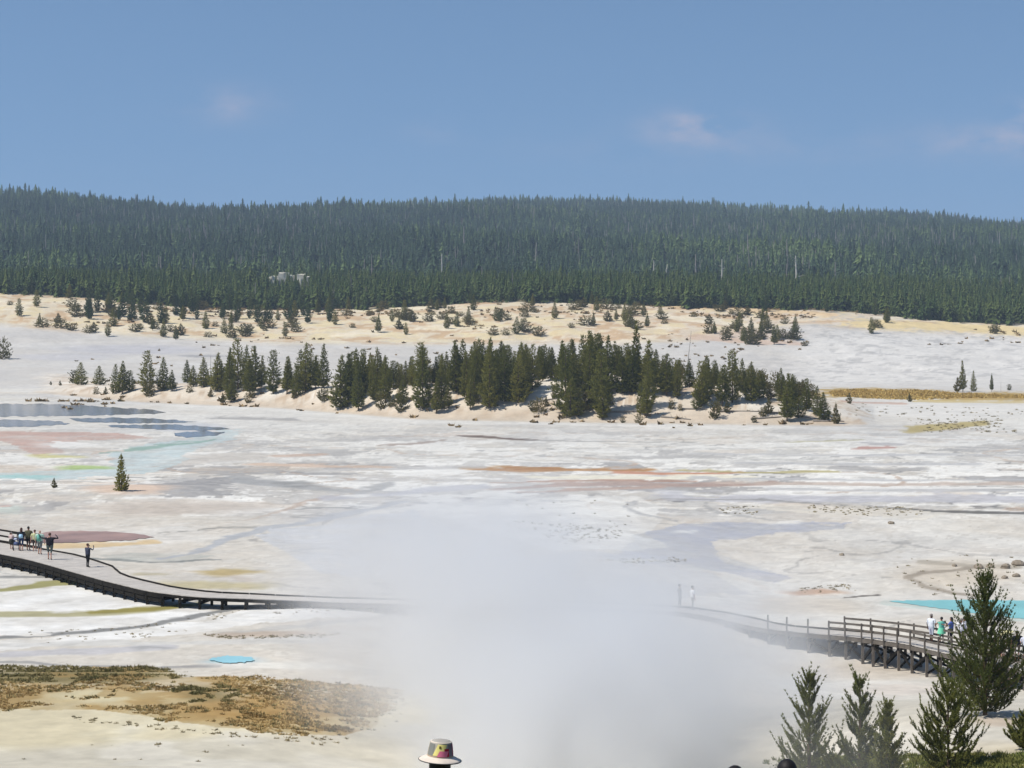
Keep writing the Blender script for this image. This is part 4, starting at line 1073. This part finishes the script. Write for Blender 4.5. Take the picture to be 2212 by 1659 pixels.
railing(near_rail, 0, 1780); railing(far_rail, 1, 1780)
lp = [at_px(p) for p in (-140, -95, -50, -8)]
pts_ = [at_s(i, wid[i] + .05) for i in lp] + [Vector(P(23, 1177, 1.0))]
for p in pts_:
    MB().beam(p + Vector((0, 0, -.3)), p + Vector((0, 0, 1.02)), .12, .12).mesh('rail_post', wood_dk, bw)
for p, q in zip(pts_[:-1], pts_[1:]):
    for hh_ in (.94, .5, .1):
        MB().beam(p + Vector((0, 0, hh_)), q + Vector((0, 0, hh_)), .05, .13).mesh('rail', wood_dk, bw)
e = pts_[-1]; MB().beam(e + Vector((0, 0, .9)), e + Vector((.5, -.25, .0)), .08, .12).mesh('rail_brace', wood_dk, bw)
# ---------------------------------------------------------------- people
_mats = {}


def cl(c, rough=.85):
    k = tuple(c)
    if k not in _mats:
        _mats[k] = pmat('cloth_%d_%d_%d' % k, lin(c), rough, .15, var=.12, scale=9)
    return _mats[k]


skins = [pmat('skin_a', lin((196, 150, 128)), .6, .3), pmat('skin_b', lin((150, 106, 84)), .6, .3), pmat('skin_c', lin((92, 62, 50)), .6, .3)]
hair_dk = pmat('hair_dark', lin((30, 26, 26)), .6, .3, var=.2, scale=20); hair_br = pmat('hair_brown', lin((84, 54, 42)), .6, .3, var=.2, scale=20); hair_gy = pmat('hair_grey', lin((140, 132, 126)), .6, .3, var=.2, scale=20)
ARMS = {  # elbow, wrist, hand tip relative to the shoulder, for the +x side (x outwards, -y forwards)
    'down': ((.06, .02, -.29), (.07, -.06, -.53), (.06, -.09, -.66)), 'hips': ((.16, .08, -.24), (.06, -.08, -.40), (.0, -.12, -.42)), 'photo': ((.14, -.16, -.13), (.03, -.33, .06), (-.03, -.36, .15)),
    'raised': ((.24, -.02, .02), (.36, -.06, .16), (.40, -.08, .25)), 'raised2': ((.22, -.08, -.03), (.10, -.22, .12), (.02, -.26, .18)), 'fold': ((.05, .02, -.27), (-.06, -.22, -.24), (-.18, -.26, -.22)), 'reach': ((.06, -.20, -.18), (.06, -.44, -.14), (.04, -.56, -.12)), 'bag': ((.05, .06, -.28), (.06, .02, -.53), (.06, 0, -.66))}


def person(loc, face, label, h=1.72, shirt=(90, 90, 90), pants=(60, 60, 65), skin=0, hair=hair_dk, arms=('down', 'down'), stride=.0, long_hair=False, shorts=True, sleeves='short', skirt=False, shoes=(40, 38, 38), wide=1.0, bald=False, group=None, bend=0.0):
    """one skinned body with cloth, skin and shoes told apart by limb; hair is its child"""
    k = h / 1.75; V, R, E = [], [], []

    def add(p, r, to=None):
        V.append(Vector(p)); R.append(r if isinstance(r, tuple) else (r, r)); i = len(V) - 1
        if to is not None:
            E.append((to, i))
        return i
    bx = bend; wide = wide * 1.36
    pel = add((0, 0, .96), (.155 * wide, .11 * wide)); w1 = add((0, -.3 * bx * .15, 1.12), (.145 * wide, .10 * wide), pel); ch = add((0, -bx * .18, 1.32), (.165 * wide, .11 * wide), w1)
    nk = add((0, -bx * .30, 1.49), .058, ch); hb = add((0, -.02 - bx * .36, 1.57), .072, nk); hd = add((0, -.01 - bx * .40, 1.65), (.078, .095), hb); ht = add((0, 0 - bx * .42, 1.72), .06, hd)
    add((0, -.105 - bx * .40, 1.625), .013, hd)
    for s in (-1, 1):
        add((s * .083, .0 - bx * .40, 1.63), .014, hd)
    reg = {}
    for s, am in ((-1, arms[0]), (1, arms[1])):
        sh = add((s * .185 * wide, -bx * .24, 1.41), .062, ch); b0 = V[sh].copy(); prev = sh
        for q, r in zip(ARMS[am], (.043, .029, .0)):
            p = b0 + Vector((s * q[0], q[1], q[2]))
            if r:
                prev = add(p, r, prev)
            else:
                w_ = V[prev]; d = (p - w_).normalized(); palm = add(w_ + d * .075, (.036, .02), prev); sd = d.orthogonal().normalized(); sd2 = d.cross(sd)
                for j, o_ in enumerate((-.027, -.009, .009, .027)):
                    kn = add(w_ + d * .125 + sd * o_, .0095, palm); add(w_ + d * (.165 + .012 * (j in (1, 2))) + sd * o_ * 1.1 + sd2 * .014, .0075, kn)
                th = add(w_ + d * .07 + sd * -.042, .0105, palm); add(w_ + d * .105 + sd * -.055 + sd2 * .01, .008, th)
    for s in (-1, 1):
        st_ = s * stride
        hp = add((s * .085 * wide, 0, .88), .088 * (.5 + .5 * wide), pel); kn = add((s * .095, -st_ * .5 - .015, .50), .058, hp); an = add((s * .10, -st_ * .9 + .025, .085), .038, kn)
        bl = add((s * .11, -st_ * .9 - .09, .04), (.043, .036), an); add((s * .115, -st_ * .9 - .17, .035), (.038, .026), bl); add((s * .10, -st_ * .9 + .06, .045), .034, an)
    me = bpy.data.meshes.new('person_frame'); me.from_pydata([tuple(v) for v in V], E, []); ob = bpy.data.objects.new('person_frame', me); col.objects.link(ob)
    sk = ob.modifiers.new('skin', 'SKIN'); sk.use_smooth_shade = True
    lay = me.skin_vertices[0] if me.skin_vertices else None
    if lay is None:
        bm = bmesh.new(); bm.from_mesh(me); bm.verts.layers.skin.verify(); bm.to_mesh(me); bm.free(); lay = me.skin_vertices[0]
    for i, r in enumerate(R):
        lay.data[i].radius = r; lay.data[i].use_root = (i == 0)
    ob.modifiers.new('sub', 'SUBSURF').levels = 1
    dg = bpy.context.evaluated_depsgraph_get(); body = bpy.data.meshes.new_from_object(ob.evaluated_get(dg))
    bpy.data.objects.remove(ob)
    for m_ in (skins[skin], cl(shirt), cl(pants), cl(shoes)):
        body.materials.append(m_)
    for f in body.polygons:
        c = f.center; f.use_smooth = True; xx, zc = abs(c.x), c.z
        arm = xx > .215 * wide or (zc > .60 and zc < 1.36 and c.y < -.17 - bx * .2) or (zc > 1.44 and xx > .10 and c.y > -9 and xx > .15)
        mi = 0
        if zc < .075:
            mi = 3
        elif zc < (.96 if not arm else -1):
            mi = 2 if (not shorts or zc > .47) else 0
            if xx > .215 * wide and zc > .62:
                mi = 0
        elif arm:
            mi = 1 if (sleeves == 'long' or (sleeves == 'short' and (Vector((xx, c.y, zc)) - Vector((.185 * wide, -bx * .24, 1.41))).length < .20)) else 0
        elif zc < 1.47:
            mi = 1
        f.material_index = mi
    rz = face
    o = bpy.data.objects.new('person', body); col.objects.link(o); o.location = loc; o.rotation_euler = (0, 0, rz); o.scale = (k, k, k)
    if not bald:
        bm = bmesh.new(); bmesh.ops.create_uvsphere(bm, u_segments=14, v_segments=10, radius=1)
        for v in list(bm.verts):
            x_, y_, z_ = v.co; v.co = Vector((x_ * .098, y_ * .115 + .012 - bx * .41, z_ * .105 + 1.672))
        cut = [v for v in bm.verts if (v.co.y + bx * .41 < -.03 and v.co.z < 1.69) or v.co.z < (1.60 if not long_hair else 1.0)]
        bmesh.ops.delete(bm, geom=cut, context='VERTS')
        if long_hair:
            for v in bm.verts:
                if v.co.z < 1.66 and v.co.y + bx * .41 > -.02:
                    q = (1.66 - v.co.z) / .1; v.co.z -= .30 * q; v.co.x *= 1 + .35 * q; v.co.y += .02
        hm = bpy.data.meshes.new('hair'); bm.to_mesh(hm); bm.free(); hm.materials.append(hair)
        for f in hm.polygons:
            f.use_smooth = True
        ho = bpy.data.objects.new('hair', hm); col.objects.link(ho); ho.parent = o
    if skirt:
        m_ = MB(); n = 14; rings = []
        for (z_, r_) in ((1.04, .15), (.9, .19), (.62, .23)):
            rings.append([(math.cos(6.2832 * j / n) * r_ * wide, math.sin(6.2832 * j / n) * r_ * .8 * wide, z_) for j in range(n)])
        vs = sum(rings, []); fs = [(a * n + j, a * n + (j + 1) % n, (a + 1) * n + (j + 1) % n, (a + 1) * n + j) for a in range(2) for j in range(n)]
        so = mesh('skirt', vs, fs, cl(pants), o, True)
    return tag(o, label, 'person', group)


PI = math.pi


def on_deck(px, py, z):
    x, y, _ = P(px, py, z); return Vector((x, y, z + .002))


person(on_deck(24.7, 1186, 1), PI * .9, 'child in a pale top and dark skirt beside the end of the railing', 1.28, (214, 190, 186), (52, 52, 46), 0, hair_gy, ('fold', 'fold'), sleeves='short', skirt=True, shoes=(190, 150, 140))
girl = person(on_deck(46, 1190, 1), PI, 'person with long brown hair, dark top and navy shorts in the platform group', 1.72, (44, 48, 54), (40, 56, 92), 0, hair_br, ('down', 'down'), .05, long_hair=True, sleeves='long')
person(on_deck(61.5, 1189, 1), PI * .95, 'person in an olive shirt and long black shorts in the platform group', 1.78, (94, 92, 70), (22, 20, 24), 1, hair_dk, ('down', 'down'), .04, sleeves='short', wide=1.05)
person(on_deck(75, 1191, 1), PI * 1.1, 'person in a pale yellow shirt half hidden behind the backpack wearer', 1.60, (222, 222, 170), (66, 58, 56), 0, hair_br, ('hips', 'down'), .0)
bp_man = person(on_deck(86, 1197.6, 1), PI * .96, 'bald person in a mint shirt and grey shorts wearing a backpack', 1.80, (190, 214, 198), (110, 116, 118), 0, hair_gy, ('down', 'down'), .06, bald=True, wide=1.08)
person(on_deck(107.5, 1209, 1), PI * 1.02, 'large person in a black shirt holding a camera up with both arms', 1.92, (38, 36, 42), (92, 102, 98), 0, hair_br, ('raised2', 'raised'), .12, wide=1.28, shoes=(24, 22, 24), sleeves='long')
person(on_deck(345.5 / 1.8228, 1225.5, .99), PI * .8, 'lone person in dark blue tunic and black leggings raising a phone to the basin', 1.66, (62, 66, 84), (26, 26, 30), 0, hair_br, ('photo', 'photo'), .03, shorts=False, sleeves='long', shoes=(22, 22, 24))


def blob(name, pts_faces, mat, label, cat, parent=None):
    o = mesh(name, pts_faces[0], pts_faces[1], mat, parent, True)
    return tag(o, label, cat)


def rounded_box(c, sx, sy, sz, bev=.04):
    bm = bmesh.new(); bmesh.ops.create_cube(bm, size=1)
    for v in bm.verts:
        v.co = Vector((v.co.x * sx * (.85 if v.co.z > 0 else 1), v.co.y * sy, v.co.z * sz))
    bmesh.ops.bevel(bm, geom=bm.edges[:], offset=bev, segments=3, affect='EDGES')
    vs = [tuple(v.co + Vector(c)) for v in bm.verts]; bm.verts.index_update(); fs = [tuple(v.index for v in f.verts) for f in bm.faces]; bm.free()
    return vs, fs


def attach_thing(name, owner, local, size, mat, label, cat, bev=.05):
    """a bag standing off its wearer's back: a thing of its own, placed in the wearer's frame"""
    M = Matrix.Translation(owner.location) @ Matrix.Rotation(owner.rotation_euler.z, 4, 'Z') @ Matrix.Scale(owner.scale.x, 4)
    vs, fs = rounded_box(local, *size, bev)
    root = empty(name, tuple(M @ Vector(local))); inv = Matrix.Translation(root.location).inverted()
    b_ = mesh('pack' if 'pack' in name else 'pouch', [inv @ (M @ Vector(v)) for v in vs], fs, mat, root, True)
    for sx in (-.09, .09):
        m_ = MB(); prev = None
        for (yy_, zz_) in ((.12, local[2] - size[2] * .3), (.10, local[2] + size[2] * .45), (.02, 1.47), (-.10, 1.40), (-.12, 1.2)):
            q = inv @ (M @ Vector((sx * 1.3, yy_, zz_)))
            if prev is not None:
                m_.tube(prev, q, .016, .016, 5)
            prev = q
        m_.mesh('strap', mat, root)
    return tag(root, label, cat)


attach_thing('backpack', bp_man, (0, .20, 1.20), (.32, .17, .48), cl((104, 168, 152)), 'teal green backpack on the bald person in mint', 'backpack')
attach_thing('shoulder_bag', girl, (0, .17, 1.13), (.34, .11, .30), cl((176, 214, 240)), 'light blue bag on the back of the long-haired person', 'bag', .04)
# stroller beside the long-haired person
sp = on_deck(35, 1188.5, 1); stl = tag(empty('stroller', tuple(sp), .3), 'small blue and dark stroller beside the long-haired person', 'stroller')
mesh('seat', *rounded_box((0, 0, .5), .40, .44, .26, .06), cl((92, 104, 140)), stl, True); mesh('canopy', *rounded_box((0, .1, .82), .42, .40, .16, .07), cl((176, 184, 208)), stl, True)
fr = MB()
for s in (-.2, .2):
    fr.tube((s, -.35, .1), (s, .3, .95), .015); fr.tube((s, .3, .1), (s, -.05, .6), .015)
fr.tube((-.2, .3, .95), (.2, .3, .95), .018); fr.mesh('frame', cl((60, 60, 66)), stl)
for sx in (-.22, .22):
    for sy in (-.34, .3):
        MB().tube((sx - .02, sy, .1), (sx + .02, sy, .1), .1, .1, 12).mesh('wheel', cl((30, 30, 34)), stl)
# two walkers in the steam
person(on_deck(1468, 1313.5, -1.19), PI * .55, 'grey-clad walker on the boardwalk faded by the steam', 1.62, (70, 70, 76), (60, 62, 66), 1, hair_dk, ('down', 'hips'), .14, shorts=False, sleeves='long')
person(on_deck(1496, 1317.5, -1.26), PI * .6, 'walker in a white top beside the grey one in the steam', 1.62, (240, 240, 242), (150, 148, 146), 1, hair_dk, ('down', 'down'), .1, shorts=False)
# visitors on the railed part
person(on_deck(2012, 1386, -2), PI * .75, 'person in white shirt and pale shorts leading the group along the railing', 1.76, (232, 238, 246), (206, 210, 226), 2, hair_gy, ('down', 'down'), .05)
person(on_deck(2034, 1388, -2), PI * 1.1, 'person in a mint green dress by the railing', 1.62, (120, 208, 184), (126, 220, 180), 1, hair_dk, ('hips', 'reach'), .03, skirt=True, sleeves='none')
person(on_deck(2055, 1390, -2), PI * 1.35, 'person in a long blue shirt reaching toward the one in mint', 1.66, (86, 108, 176), (34, 36, 52), 1, hair_dk, ('reach', 'reach'), .02, shorts=False, sleeves='short', long_hair=True, wide=1.1)
person(on_deck(2077, 1394, -2), PI * .9, 'broad person in a loose white shirt next to the blue shirt', 1.70, (242, 240, 248), (48, 48, 66), 1, hair_gy, ('down', 'down'), .04, shorts=False, wide=1.18)
person(on_deck(2083, 1390, -2), PI * 1.1, 'dark-haired person half hidden behind the loose white shirt', 1.68, (216, 214, 222), (52, 52, 60), 1, hair_dk, ('down', 'down'), .0, shorts=False)
capm = person(on_deck(2166, 1425, -2), PI * 1.2, 'stooping person in a blue cap behind the tall pine', 1.52, (120, 118, 96), (70, 70, 74), 0, hair_gy, ('fold', 'fold'), .02, bend=.55)
umb = person(on_deck(2184, 1424, -2), PI * .95, 'person dressed in black under the pale yellow umbrella', 1.56, (26, 22, 24), (30, 28, 30), 1, hair_dk, ('photo', 'down'), .02, shorts=False)
person(on_deck(2197, 1427, -2), PI * 1.05, 'dark-haired person in a navy black shirt by the umbrella', 1.80, (34, 36, 48), (120, 110, 100), 1, hair_dk, ('hips', 'down'), .04, wide=1.12)
person(on_deck(2216, 1430, -2), PI * .95, 'person in a white shirt past the navy shirted one', 1.78, (214, 216, 228), (70, 70, 76), 0, hair_dk, ('down', 'fold'), .04)
# cap of the stooping person (clothing) and the umbrella (held)
mesh('cap', *rounded_box((0, -.42 * .55, 1.735), .20, .23, .11, .05), cl((92, 106, 150)), capm, True)
u0 = umb.location + Vector((-.12, -.15, 0)); ur = tag(empty('umbrella', tuple(u0 + Vector((0, 0, 1.0)))), 'small pale yellow umbrella tilted over the person in black', 'umbrella')
ur.rotation_euler = (-.25, -.28, 0)
n = 8; vs, fs = [(0, 0, .82)], []
for k_, (r_, z_) in enumerate(((.22, .78), (.40, .68), (.50, .56))):
    vs += [(math.cos(6.2832 * j / n) * r_, math.sin(6.2832 * j / n) * r_, z_) for j in range(n)]
fs = [(0, 1 + j, 1 + (j + 1) % n) for j in range(n)] + [(1 + a * n + j, 1 + (a + 1) * n + j, 1 + (a + 1) * n + (j + 1) % n, 1 + a * n + (j + 1) % n) for a in range(2) for j in range(n)]
mesh('canopy', vs, fs, cl((238, 230, 176)), ur); MB().tube((0, 0, .15), (0, 0, .86), .011).mesh('shaft', cl((70, 66, 62)), ur); MB().tube((0, 0, 0), (0, 0, .16), .018).mesh('handle', cl((40, 36, 34)), ur)

# people below the overlook, only their heads reach the picture
def below(px, topy, dist):
    x = (px - CX) / FD * dist; g = Hs(x, dist); top = CAMZ - (topy - YH) * dist / FD
    return Vector((x, dist, g)), (top - g) / 1.012


loc, hp_ = below(951, 1616, 21.5); hatp = person(loc, PI * .97, 'person under the patterned sun hat on the path below the overlook', hp_, (120, 60, 70), (60, 60, 70), 1, hair_dk, ('down', 'down'), .03, long_hair=True)
loc, hp_ = below(1700, 1640, 21.4); person(loc, PI, 'person with short black hair whose head rises before the veiled pine', hp_, (70, 80, 100), (60, 60, 66), 1, hair_dk, ('down', 'down'), .03)
loc, hp_ = below(1588, 1654, 21.6); person(loc, PI, 'black-haired person of whom only the crown of the head shows', hp_, (130, 130, 136), (60, 60, 66), 1, hair_dk, ('down', 'down'), .03)
# sun hat: crown of sewn panels, piping and a wide brim
HS = hatp.scale.x; hat = empty('sun_hat', (0, 0, 0)); hat.parent = hatp; hat.location = (0, 0, 1.70); hat.rotation_euler = (.03, -.07, 0)
straw = cl((226, 212, 196)); trim = cl((176, 156, 132)); edge = cl((70, 70, 72))


def lathe(prof, n=28, a0=0.0, a1=6.28319, sy=1.12):
    full = abs(a1 - a0 - 6.28319) < 1e-3; m = n if full else n + 1; vs = []
    for (r_, z_) in prof:
        vs += [(math.cos(a0 + (a1 - a0) * j / n) * r_, math.sin(a0 + (a1 - a0) * j / n) * r_ * sy, z_) for j in range(m)]
    fs = [(a * m + j, a * m + (j + 1) % m, (a + 1) * m + (j + 1) % m, (a + 1) * m + j) for a in range(len(prof) - 1) for j in range(n)]
    return vs, fs


CR = [(.118, .0), (.112, .05), (.104, .10), (.098, .128)]
body_ = mesh('hat_crown', *lathe(CR + [(.085, .140), (.05, .146), (.001, .148)]), cl((176, 170, 160)), hat, True)
mesh('hat_brim', *lathe([(.114, .004), (.14, -.006), (.175, -.022), (.196, -.034), (.196, -.038), (.17, -.028), (.115, -.004)]), straw, hat, True)
mesh('brim_edge', *lathe([(.1955, -.031), (.200, -.035), (.1955, -.040)]), edge, hat, True)
mesh('hat_band', *lathe([(.1195, .001), (.1195, .014), (.1165, .016)]), trim, hat, True); mesh('crown_piping', *lathe([(.0975, .126), (.0995, .131), (.094, .136), (.088, .137)]), straw, hat, True)


def panel(a0, a1, z0, z1, c, skew=0.0, rr_=.0025, nm='hat_panel'):
    a0, a1, skew = math.pi - a1, math.pi - a0, -skew
    vs, fs = [], []
    for k_ in range(7):
        z_ = z0 + (z1 - z0) * k_ / 6; r_ = float(np.interp(z_, [.0, .05, .10, .128], [.118, .112, .104, .098])) + rr_
        sk = skew * (k_ / 6)
        for j in range(9):
            a = a0 + sk + (a1 - a0) * j / 8; vs.append((math.cos(a) * r_, math.sin(a) * r_ * 1.12, z_))
    fs = [(a * 9 + j, a * 9 + j + 1, (a + 1) * 9 + j + 1, (a + 1) * 9 + j) for a in range(6) for j in range(8)]
    mesh(nm, vs, fs, cl(c), hat, True)


# the panels face the camera, that is the wearer's back (+y here)
panel(2.05, 2.75, .016, .122, (136, 136, 130), -.05); panel(1.25, 2.08, .02, .122, (244, 230, 142), -.36, .003); panel(.95, 1.72, .012, .064, (226, 124, 152), -.2, .0045)
panel(.70, 1.12, .016, .085, (176, 40, 62), .02, .0035); panel(.30, .72, .016, .122, (132, 120, 128), .02); panel(1.42, 1.58, .085, .108, (96, 84, 40), 0, .006, 'hat_mark'); panel(2.75, 3.6, .016, .122, (190, 180, 160)); panel(-.4, .28, .016, .122, (170, 90, 110))

# ---------------------------------------------------------------- steam and haze
def volmat(name, c, aniso):
    m = bpy.data.materials.new(name); m.use_nodes = True; t = m.node_tree
    t.nodes.remove(t.nodes['Principled BSDF'])
    v = nd(t, 'ShaderNodeVolumePrincipled'); v.inputs['Color'].default_value = (*c, 1); v.inputs['Anisotropy'].default_value = aniso
    v.inputs['Density'].default_value = 0
    t.links.new(v.outputs[0], t.nodes['Material Output'].inputs['Volume'])
    return m, t, v


def boxmesh(name, lo, hi, mat):
    vs = [(x, y, z) for z in (lo[2], hi[2]) for y in (lo[1], hi[1]) for x in (lo[0], hi[0])]
    return mesh(name, vs, [(0, 2, 3, 1), (4, 5, 7, 6), (0, 1, 5, 4), (2, 6, 7, 3), (0, 4, 6, 2), (1, 3, 7, 5)], mat)


m, t, v = volmat('steam', (.985, .988, .995), .2)
g_ = nd(t, 'ShaderNodeTexCoord')
nz = nd(t, 'ShaderNodeTexNoise'); nz.inputs['Scale'].default_value = .19; nz.inputs['Detail'].default_value = 5; nz.inputs['Roughness'].default_value = .6; nz.inputs['Distortion'].default_value = 1.1
t.links.new(g_.outputs['Object'], nz.inputs['Vector'])
nf = nd(t, 'ShaderNodeMapRange'); nf.inputs[1].default_value = .38; nf.inputs[2].default_value = .66; nf.inputs[3].default_value = .04; nf.inputs[4].default_value = 2.1
t.links.new(nz.outputs[0], nf.inputs[0])
tot = None
for (c, r, w) in (((2.8, 86, 0.0), (8.6, 14, 10.5), .5), ((-1.0, 102, 4.0), (11, 16, 9), .2), ((7.0, 100, 2.5), (10, 13, 7.5), .2), ((-6, 120, 5), (9.5, 13, 7), .085), ((9.5, 70, 4.5), (4.5, 8, 4.5), .022), ((2, 118, 5), (15, 15, 9), .022)):
    s_ = nd(t, 'ShaderNodeVectorMath', operation='SUBTRACT'); s_.inputs[1].default_value = c; t.links.new(g_.outputs['Object'], s_.inputs[0])
    d_ = nd(t, 'ShaderNodeVectorMath', operation='DIVIDE'); d_.inputs[1].default_value = r; t.links.new(s_.outputs[0], d_.inputs[0])
    l_ = nd(t, 'ShaderNodeVectorMath', operation='LENGTH'); t.links.new(d_.outputs[0], l_.inputs[0])
    mr = nd(t, 'ShaderNodeMapRange', interpolation_type='SMOOTHSTEP'); mr.inputs[1].default_value = 0.15; mr.inputs[2].default_value = 1; mr.inputs[3].default_value = w; mr.inputs[4].default_value = 0
    t.links.new(l_.outputs['Value'], mr.inputs[0])
    tot = mr.outputs[0] if tot is None else mth(t, 'ADD', tot, mr.outputs[0])
t.links.new(mth(t, 'MULTIPLY', tot, nf.outputs[0]), v.inputs['Density'])
st = boxmesh('steam', (-20, 58, -4.6), (20, 134, 14), m)
tag(st, 'cloud of grey white steam rising over the middle of the basin', 'steam', kind='stuff')
m, t, v = volmat('haze', (.60, .75, .96), 0.0)
v.inputs['Density'].default_value = 1.35e-4
hz = boxmesh('haze', (-9000, -60, float(ZZ.min()) - 1), (9000, 5300, float(max(ZZ.max(), fz.max() + 20)) + 6), m)
tag(hz, 'thin blue air between the basin and the far hills', 'haze', kind='stuff')
